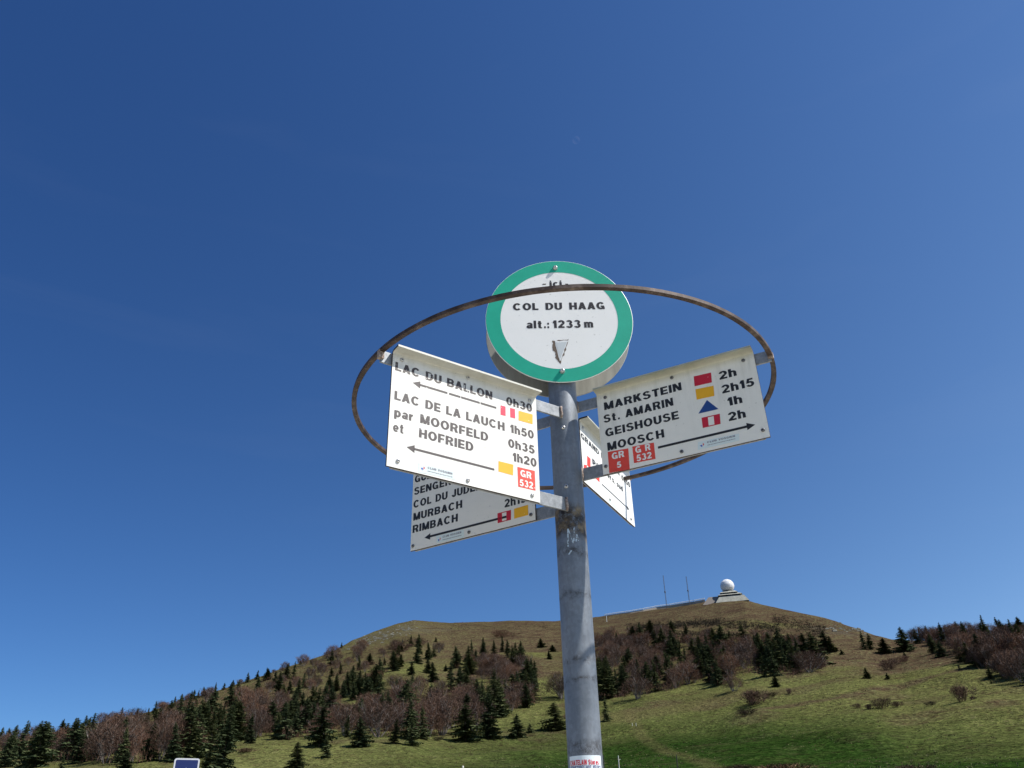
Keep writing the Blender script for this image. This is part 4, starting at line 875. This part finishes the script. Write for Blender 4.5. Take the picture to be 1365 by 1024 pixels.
def panel_mesh(Wd, Hd, lip=.0269, lipup=.0005, th=.005):
    """sheet with a lip bent forward along its top edge, so that rain drips clear of the print"""
    prof = [(-Hd, 0.0), (-.004, 0.0)]
    for s in range(1, 6): a = R(90*s/5); prof.append((-.004+.004*math.sin(a), .004-.004*math.cos(a)))
    prof.append((lipup, lip))
    out = []
    for i, (y, z) in enumerate(prof):
        p0 = Vector(prof[max(i-1, 0)]); p1 = Vector(prof[min(i+1, len(prof)-1)]); t = (p1-p0).normalized(); nn = Vector((t.y, -t.x)); out.append((y+nn.x*th, z+nn.y*th))
    loop = prof+out[::-1]; nL = len(loop); V = [(0, y, z) for y, z in loop]+[(Wd, y, z) for y, z in loop]; m1 = len(prof)
    Fc = [tuple(range(nL))[::-1], tuple(range(nL, 2*nL))]; mi = [1, 1]
    for i in range(nL):
        j = (i+1) % nL; Fc.append((i, j, j+nL, i+nL)); mi.append(0 if i not in (nL-1,) else 1)
    me = pymesh('panel', V, Fc); bm = bmesh.new(); bm.from_mesh(me)
    bmesh.ops.triangulate(bm, faces=[f for f in bm.faces if len(f.verts) > 4]); bmesh.ops.recalc_face_normals(bm, faces=bm.faces)
    bm.to_mesh(me); bm.free()
    me.materials.append(None); me.materials.append(None)
    for p_ in me.polygons:
        low = max(me.vertices[v].co.y for v in p_.vertices) < -Hd+.0005; side = abs(p_.normal.x) > .9
        p_.material_index = 1 if (low or side) else 0
    return me
LBL = {'A': 'white panel pointing left, LAC DU BALLON and LAC DE LA LAUCH', 'B': 'white panel pointing right, MARKSTEIN to MOOSCH', 'C': 'small sunlit panel behind the pole, GRAND BALLON', 'D': 'shaded panel at lower left, SENGERN to RIMBACH'}
PW = {'A': panel_white('white_enamel_cream', (.76, .745, .70), .55, 1.3), 'B': panel_white('white_enamel_stained', (.80, .775, .70), .8, 4.1), 'C': panel_white('white_enamel_clean', (.78, .78, .75), .75, 7.7), 'D': panel_white('white_enamel_dull', (.76, .735, .67), .5, 9.9)}  # one even enamel tone per panel, with its own amount of dirt
Z1, Z2, Z3 = .0004, .0008, .0012
ROWFIX = {'A': [-.0485, -.1255, -.168, -.2045]}
for k in 'ABCD':
    Wd, Hd = DIMS[k]; fm = frame_matrix(FRAMES[k])
    pe = link('direction_panel', panel_mesh(Wd, Hd), [PW[k], M_edge], root, fm); pe['label'] = LBL[k]
    inkm = M_ink_a if k == 'A' else M_ink
    for (s, x0, y0, x1, y1, x2, y2) in LAY['text'].get(k, []):
        cap = .0228 if k in 'AB' else (.0228 if k == 'D' else .0178)
        if k == 'D' and s in ('GUEBWILLER',): y1 = y0
        if s in ('par', 'et', 'vers. sud'): cap *= .98
        yb = (y0+y1)/2 if k != 'D' else y0+(y1-y0)*.25
        put_text(s, x0, yb, x1, yb, cap, inkm, pe, Z1)
    for (t0, t1) in LAY['arrow'][k]:
        y = (t0[1]+t1[1])/2; s = 1 if t1[0] > t0[0] else -1; w = .0027 if k == 'A' else (.0031 if k != 'C' else .0017); hw = .0096 if k != 'C' else .0065; hl = .020*s
        xa, xb = t0[0]+hl*.9, t1[0]
        if k == 'A' and y > -.1: cuts = [(xa, .148), (.1525, .184), (.186, .239), (.2415, xb)]
        else: cuts = [(xa, xb)]
        V, Fc = [(t0[0], y, Z1), (t0[0]+hl, y-hw, Z1), (t0[0]+hl, y+hw, Z1)], [(0, 1, 2)]
        for a, b_ in cuts:
            i = len(V); V += [(a, y-w, Z1), (b_, y-w, Z1), (b_, y+w, Z1), (a, y+w, Z1)]; Fc.append((i, i+1, i+2, i+3))
        up(link('arrow', pymesh('arrow', V, Fc), inkm, pe))
    for nm, ps in LAY['quad'].get(k, []):
        xs = [p[0] for p in ps]; ys = [p[1] for p in ps]
        if nm == 'sticker':
            st_ = up(poly('association_sticker', ps, Z1, M_stick, pe)); x0, x1, y0, y1 = min(xs), max(xs), min(ys), max(ys); w_ = x1-x0; h_ = y1-y0
            if k != 'C':
                put_text('CLUB VOSGIEN', x0+w_*.24, y0+h_*.58, x1-w_*.10, y0+h_*.58, h_*.22, M_tiny, st_, Z2, 'print', .0)
                V, Fc = [], []
                x = x0+w_*.24
                while x < x1-w_*.1:
                    l = random.uniform(.001, .004); i = len(V); yy = y0+h_*.30; V += [(x, yy, Z2), (x+l, yy, Z2), (x+l, yy+h_*.08, Z2), (x, yy+h_*.08, Z2)]; Fc.append((i, i+1, i+2, i+3)); x += l+.001
                link('print', pymesh('print', V, Fc), M_tiny, st_)
                link('emblem', pymesh('emblem', [(x0+w_*.06, y0+h_*.5, Z2), (x0+w_*.11, y0+h_*.25, Z2), (x0+w_*.12, y0+h_*.55, Z2)], [(0, 1, 2)]), M_tblue, st_)
                link('emblem', pymesh('emblem', [(x0+w_*.13, y0+h_*.35, Z2), (x0+w_*.17, y0+h_*.55, Z2), (x0+w_*.14, y0+h_*.75, Z2)], [(0, 1, 2)]), M_tred, st_)
        elif nm == 'rwr':
            A_, B_, C_, D_ = [Vector(p) for p in ps]; V = []
            for t0, t1 in ((0, .34), (.66, 1)):
                a = A_.lerp(B_, t0); b_ = A_.lerp(B_, t1); c_ = D_.lerp(C_, t1); d_ = D_.lerp(C_, t0); V += [(*v, Z1) for v in (d_, c_, b_, a)]
            i = len(V); a, b_, c_, d_ = A_.lerp(B_, .34), A_.lerp(B_, .66), D_.lerp(C_, .66), D_.lerp(C_, .34)
            Fc = [(0, 1, 2, 3), (4, 5, 6, 7)]
            if k != 'A':
                V += [(*v, Z1) for v in (a.lerp(d_, .0), b_.lerp(c_, .0), b_.lerp(c_, .09), a.lerp(d_, .09), d_.lerp(a, .0), c_.lerp(b_, .0), c_.lerp(b_, .09), d_.lerp(a, .09))]
                Fc += [(8, 11, 10, 9), (12, 13, 14, 15)]
            up(link('trail_mark', pymesh('trail_mark', V, Fc), M_dred if k != 'A' else ink('crimson_trail_mark', (.66, .03, .07), .63), pe))
        else:
            up(poly('trail_mark', ps, Z1, {'yellow': M_yel, 'red': M_red, 'darkred': M_dred, 'blue': M_blue}[nm], pe))
    for (s, x0, y0, x1, y1, x2, y2) in LAY['wtext'].get(k, []):
        put_text(s, x0, (y0+y1)/2, x1, (y0+y1)/2, .0178 if '5' != s else .0165, M_wht, pe, Z2)
    for (x, y) in LAY['bolt'][k]:
        o = link('screw', BM.copy(), M_bolt if k in 'AC' else M_boltd, pe); o.location = (x, y, Z1)
        w_ = link('screw_socket', pymesh('screw_socket', *lathe([(.0016, .0019), (.0016, .0030)], 8)), M_hole, o)
    # two flat bars carry the panel; the upper one reaches out to the hoop
    text_left = k in 'AD'
    rin = {'A': .120, 'B': .0944, 'C': .1808, 'D': .1007}[k]
    inner = Wd+rin if text_left else -rin         # local x of the pole axis
    ringr = {'A': .5584, 'B': .5534, 'C': .61, 'D': .5515}[k]; outer = (Wd+rin-ringr) if text_left else (ringr-rin)
    lows = {'A': -.2775, 'B': -.2175, 'C': -.180, 'D': -.2775}[k]
    for yc, xo in ((-.0190, outer), (lows, None)):
        if xo is None: xo = (.012 if text_left else Wd-.012)
        xi = inner-(.030 if text_left else -.030)
        hb = .0155 if yc > -.1 else .0170
        if k == 'C': hb = .012
        x0, x1 = sorted((xi, xo))
        arm = link('bracket_bar', boxmesh('bracket_bar', x0, x1, yc-hb, yc+hb, -.0052-.0055, -.0052-.0001, .0006), M_arm, pe)
        xw = xi-(.006 if text_left else -.006)
        link('weld', pymesh('weld', *tube([(xw, yc-hb*1.02, -.003), (xw+.0008, yc-hb*.3, -.0022), (xw-.0006, yc+hb*.4, -.003), (xw, yc+hb*1.02, -.003)], [.0028, .0038, .0031, .0036], 8), True), M_weld, arm)
        if yc > -.1:
            xe = xo
            zr = {'A': 1.0235, 'B': 1.0481, 'C': 1.0555, 'D': 1.0344}[k]-FRAMES[k][0][2]      # height of the hoop above the panel's top line
            link('hoop_lug', boxmesh('hoop_lug', xe-.007, xe+.007, yc-.008, max(zr+.001, yc+.006), -.012, -.0002, .002), M_weld, arm)

# disc signs, front and back of the pole
def disc_sign(fm, face_front, flip):
    e = link('place_disc' if face_front else 'rear_disc', pymesh('disc', *lathe([(.2060, -.0028), (.2080, -.0022), (.2080, -.0006), (.2068, 0)], 96)), None, root, fm)
    return e
fm = frame_matrix(FRAMES['disc'])
M_dw = panel_white('disc_white_face', (.80, .79, .76), .0, 15.0)
M_green = mat('green_reflective_border', (0.012, 0.30, 0.21), .45, 0, .5); nt, b = NT(M_green)
nt.links.new(ramp(nt, noise(nt, 9, 6, .7), [(.3, (.006, .32, .205)), (.7, (.012, .38, .25))]), b.inputs['Base Color'])
df = disc_sign(fm, True, False); df.data.materials.append(M_dw); df['label'] = 'round white plate with green border reading COL DU HAAG'
V, Fc = [], []; n = 128
for i in range(n):
    t = 2*math.pi*i/n; V += [(.1656*math.cos(t), .1656*math.sin(t), Z1), (.2066*math.cos(t), .2066*math.sin(t), Z1)]
for i in range(n): j = (i+1) % n; Fc.append((2*i, 2*i+1, 2*j+1, 2*j))
link('border', pymesh('border', V, Fc), M_green, df)
for (s, x0, y0, x1, y1, x2, y2), cap in zip(LAY['text']['disc'], (.0225, .0245, .0262)):
    yb = (y0+y1)/2; SPC = .66 if s[0] == 'C' else .26; EB = .050; put_text(s.replace(' :', ':'), x0, yb, x1, yb, cap, M_inkd, df, Z1); SPC = .50; EB = .036
for (x, y) in LAY['bolt']['disc']:
    o = link('bolt', BD.copy(), M_bolt, df); o.location = (x, y, Z1); link('washer', WASH.copy(), M_bolt, o)
# torn remains of a triangular sticker
A_, B_, C_ = [Vector(p) for p in LAY['quad']['disc'][0][1]]
rd = random.Random(5)
def ragged(pts, jit, n=9):
    out = []
    for i in range(len(pts)):
        a, b_ = pts[i], pts[(i+1) % len(pts)]
        for k in range(n): out.append(a.lerp(b_, k/n)+Vector((rd.gauss(0, jit), rd.gauss(0, jit))))
    return out
cen = (A_+B_+C_)/3
sk = up(poly('sticker_residue', ragged([A_+Vector((-.0045, .003)), B_+Vector((.0015, .003)), C_+Vector((.0022, -.004)), C_+Vector((-.0016, -.0045)), C_+Vector((-.009, .004)), A_+Vector((-.006, -.02))], .0012), Z1, ink('brown_glue_residue', (.12, .085, .06), .60, (.58, .58, .56), 260), df))
up(poly('sticker_scrap', ragged([A_, B_, C_], .0006), Z2, mat('sticker_white_edge', (.72, .73, .72), .6), df))
up(poly('sticker_scrap', ragged([A_.lerp(cen, .22), B_.lerp(cen, .22), C_.lerp(cen, .2)], .0005), Z3, mat('sticker_grey_core', (.52, .55, .56), .6), df))
# second plate behind the pole, its bare aluminium back towards the path
M_alu = mat('bare_aluminium_back', (0.42, 0.415, 0.375), 0.5, 0.45, .4); nt, b = NT(M_alu)
nt.links.new(ramp(nt, noise(nt, 30, 6, .7, stretch=(1, .12, 1)), [(.3, (.28, .275, .245)), (.7, (.42, .415, .37))]), b.inputs['Base Color'])
fr = FRAMES['disc']; nrm = Vector(fr[3]); fb = [list(Vector(fr[0])-nrm*(.0439*2-.004)), fr[1], fr[2], fr[3]]
db = disc_sign(frame_matrix(fb), False, True); db.data.materials.append(M_alu); db['label'] = 'round plate on the far side, grey unpainted back showing'
for s in (.1776, -.1721): 
    o = link('through_bolt', pymesh('through_bolt', *lathe([(.004, -.092), (.004, -.003)], 12)), M_bolt, df); o.location = (0, s, 0)
# hex socket screws on the pole
for x, z in ((-.0062, 2.5685), (-.0077, 2.4023)):
    o = link('set_screw', BM.copy(), M_bolt, root, Matrix.Translation((x, -math.sqrt(PR**2-x**2)+.0004, z)) @ Matrix.Rotation(R(90), 4, 'X') @ Matrix.Scale(1.15, 4))
    link('screw_socket', pymesh('screw_socket', *lathe([(.0019, .0019), (.0019, .0030)], 8)), M_hole, o)
# sticker wrapped round the pole
def wrap(o, z0, a0=-90, rad=PR):
    for v in o.data.vertices:
        a = R(a0)+v.co.x/PR; z = v.co.y; rr_ = rad+v.co.z; v.co = (rr_*math.cos(a), rr_*math.sin(a), z0+z)
def strip(name, x0, x1, y0, y1, z, m_, parent, n=24):
    V, Fc = [], []
    for i in range(n+1): x = x0+(x1-x0)*i/n; V += [(x, y0, z), (x, y1, z)]
    for i in range(n): Fc.append((2*i, 2*i+2, 2*i+3, 2*i+1))
    return link(name, pymesh(name, V, Fc), m_, parent)
sz = 1.6+.181
s0 = strip('shop_sticker', -.041, .039, -.060, 0, .0004, mat('sticker_white', (.72, .78, .80), .35), root); wrap(s0, sz, -93)
o = put_text('CHATELAIN Stores', -.038, -.0185, .030, -.0155, .0100, mat('sticker_red_ink', (.62, .03, .05), .5), s0, .0008, 'print', .03); wrap(o, sz, -93)
o = put_text('FERMETURES MOT. VELUCE', -.038, -.0295, .036, -.0295, .0100, mat('sticker_slate_ink', (.18, .20, .30), .5), s0, .0008, 'print', .0); wrap(o, sz, -93)
o = strip('print', -.041, .039, -.060, -.0345, .0008, mat('sticker_purple_band', (.22, .07, .12), .5), s0); wrap(o, sz, -93)
# scratched graffiti on the pole
V, Fc = [], []
for pl in ([(-.012, 0), (-.010, .045)], [(-.010, .045), (.002, .006)], [(.002, .006), (.006, .050)], [(.008, .012), (.011, .030), (.014, .014)], [(-.004, -.01), (-.012, -.02)]):
    for (xa, ya), (xb, yb) in zip(pl[:-1], pl[1:]):
        d = Vector((xb-xa, yb-ya)).normalized()*.0016; i = len(V); V += [(xa-d.y, ya+d.x, .0003), (xa+d.y, ya-d.x, .0003), (xb+d.y, yb-d.x, .0003), (xb-d.y, yb+d.x, .0003)]; Fc.append((i, i+1, i+2, i+3))
g = link('scratched_paint', pymesh('scratched_paint', V, Fc), ink('chalky_paint', (.42, .50, .56), .57, (.16, .17, .18), 200), root); wrap(g, 1.6+.645, -90)
print('counts', counts, 'objects', len(scene.objects))
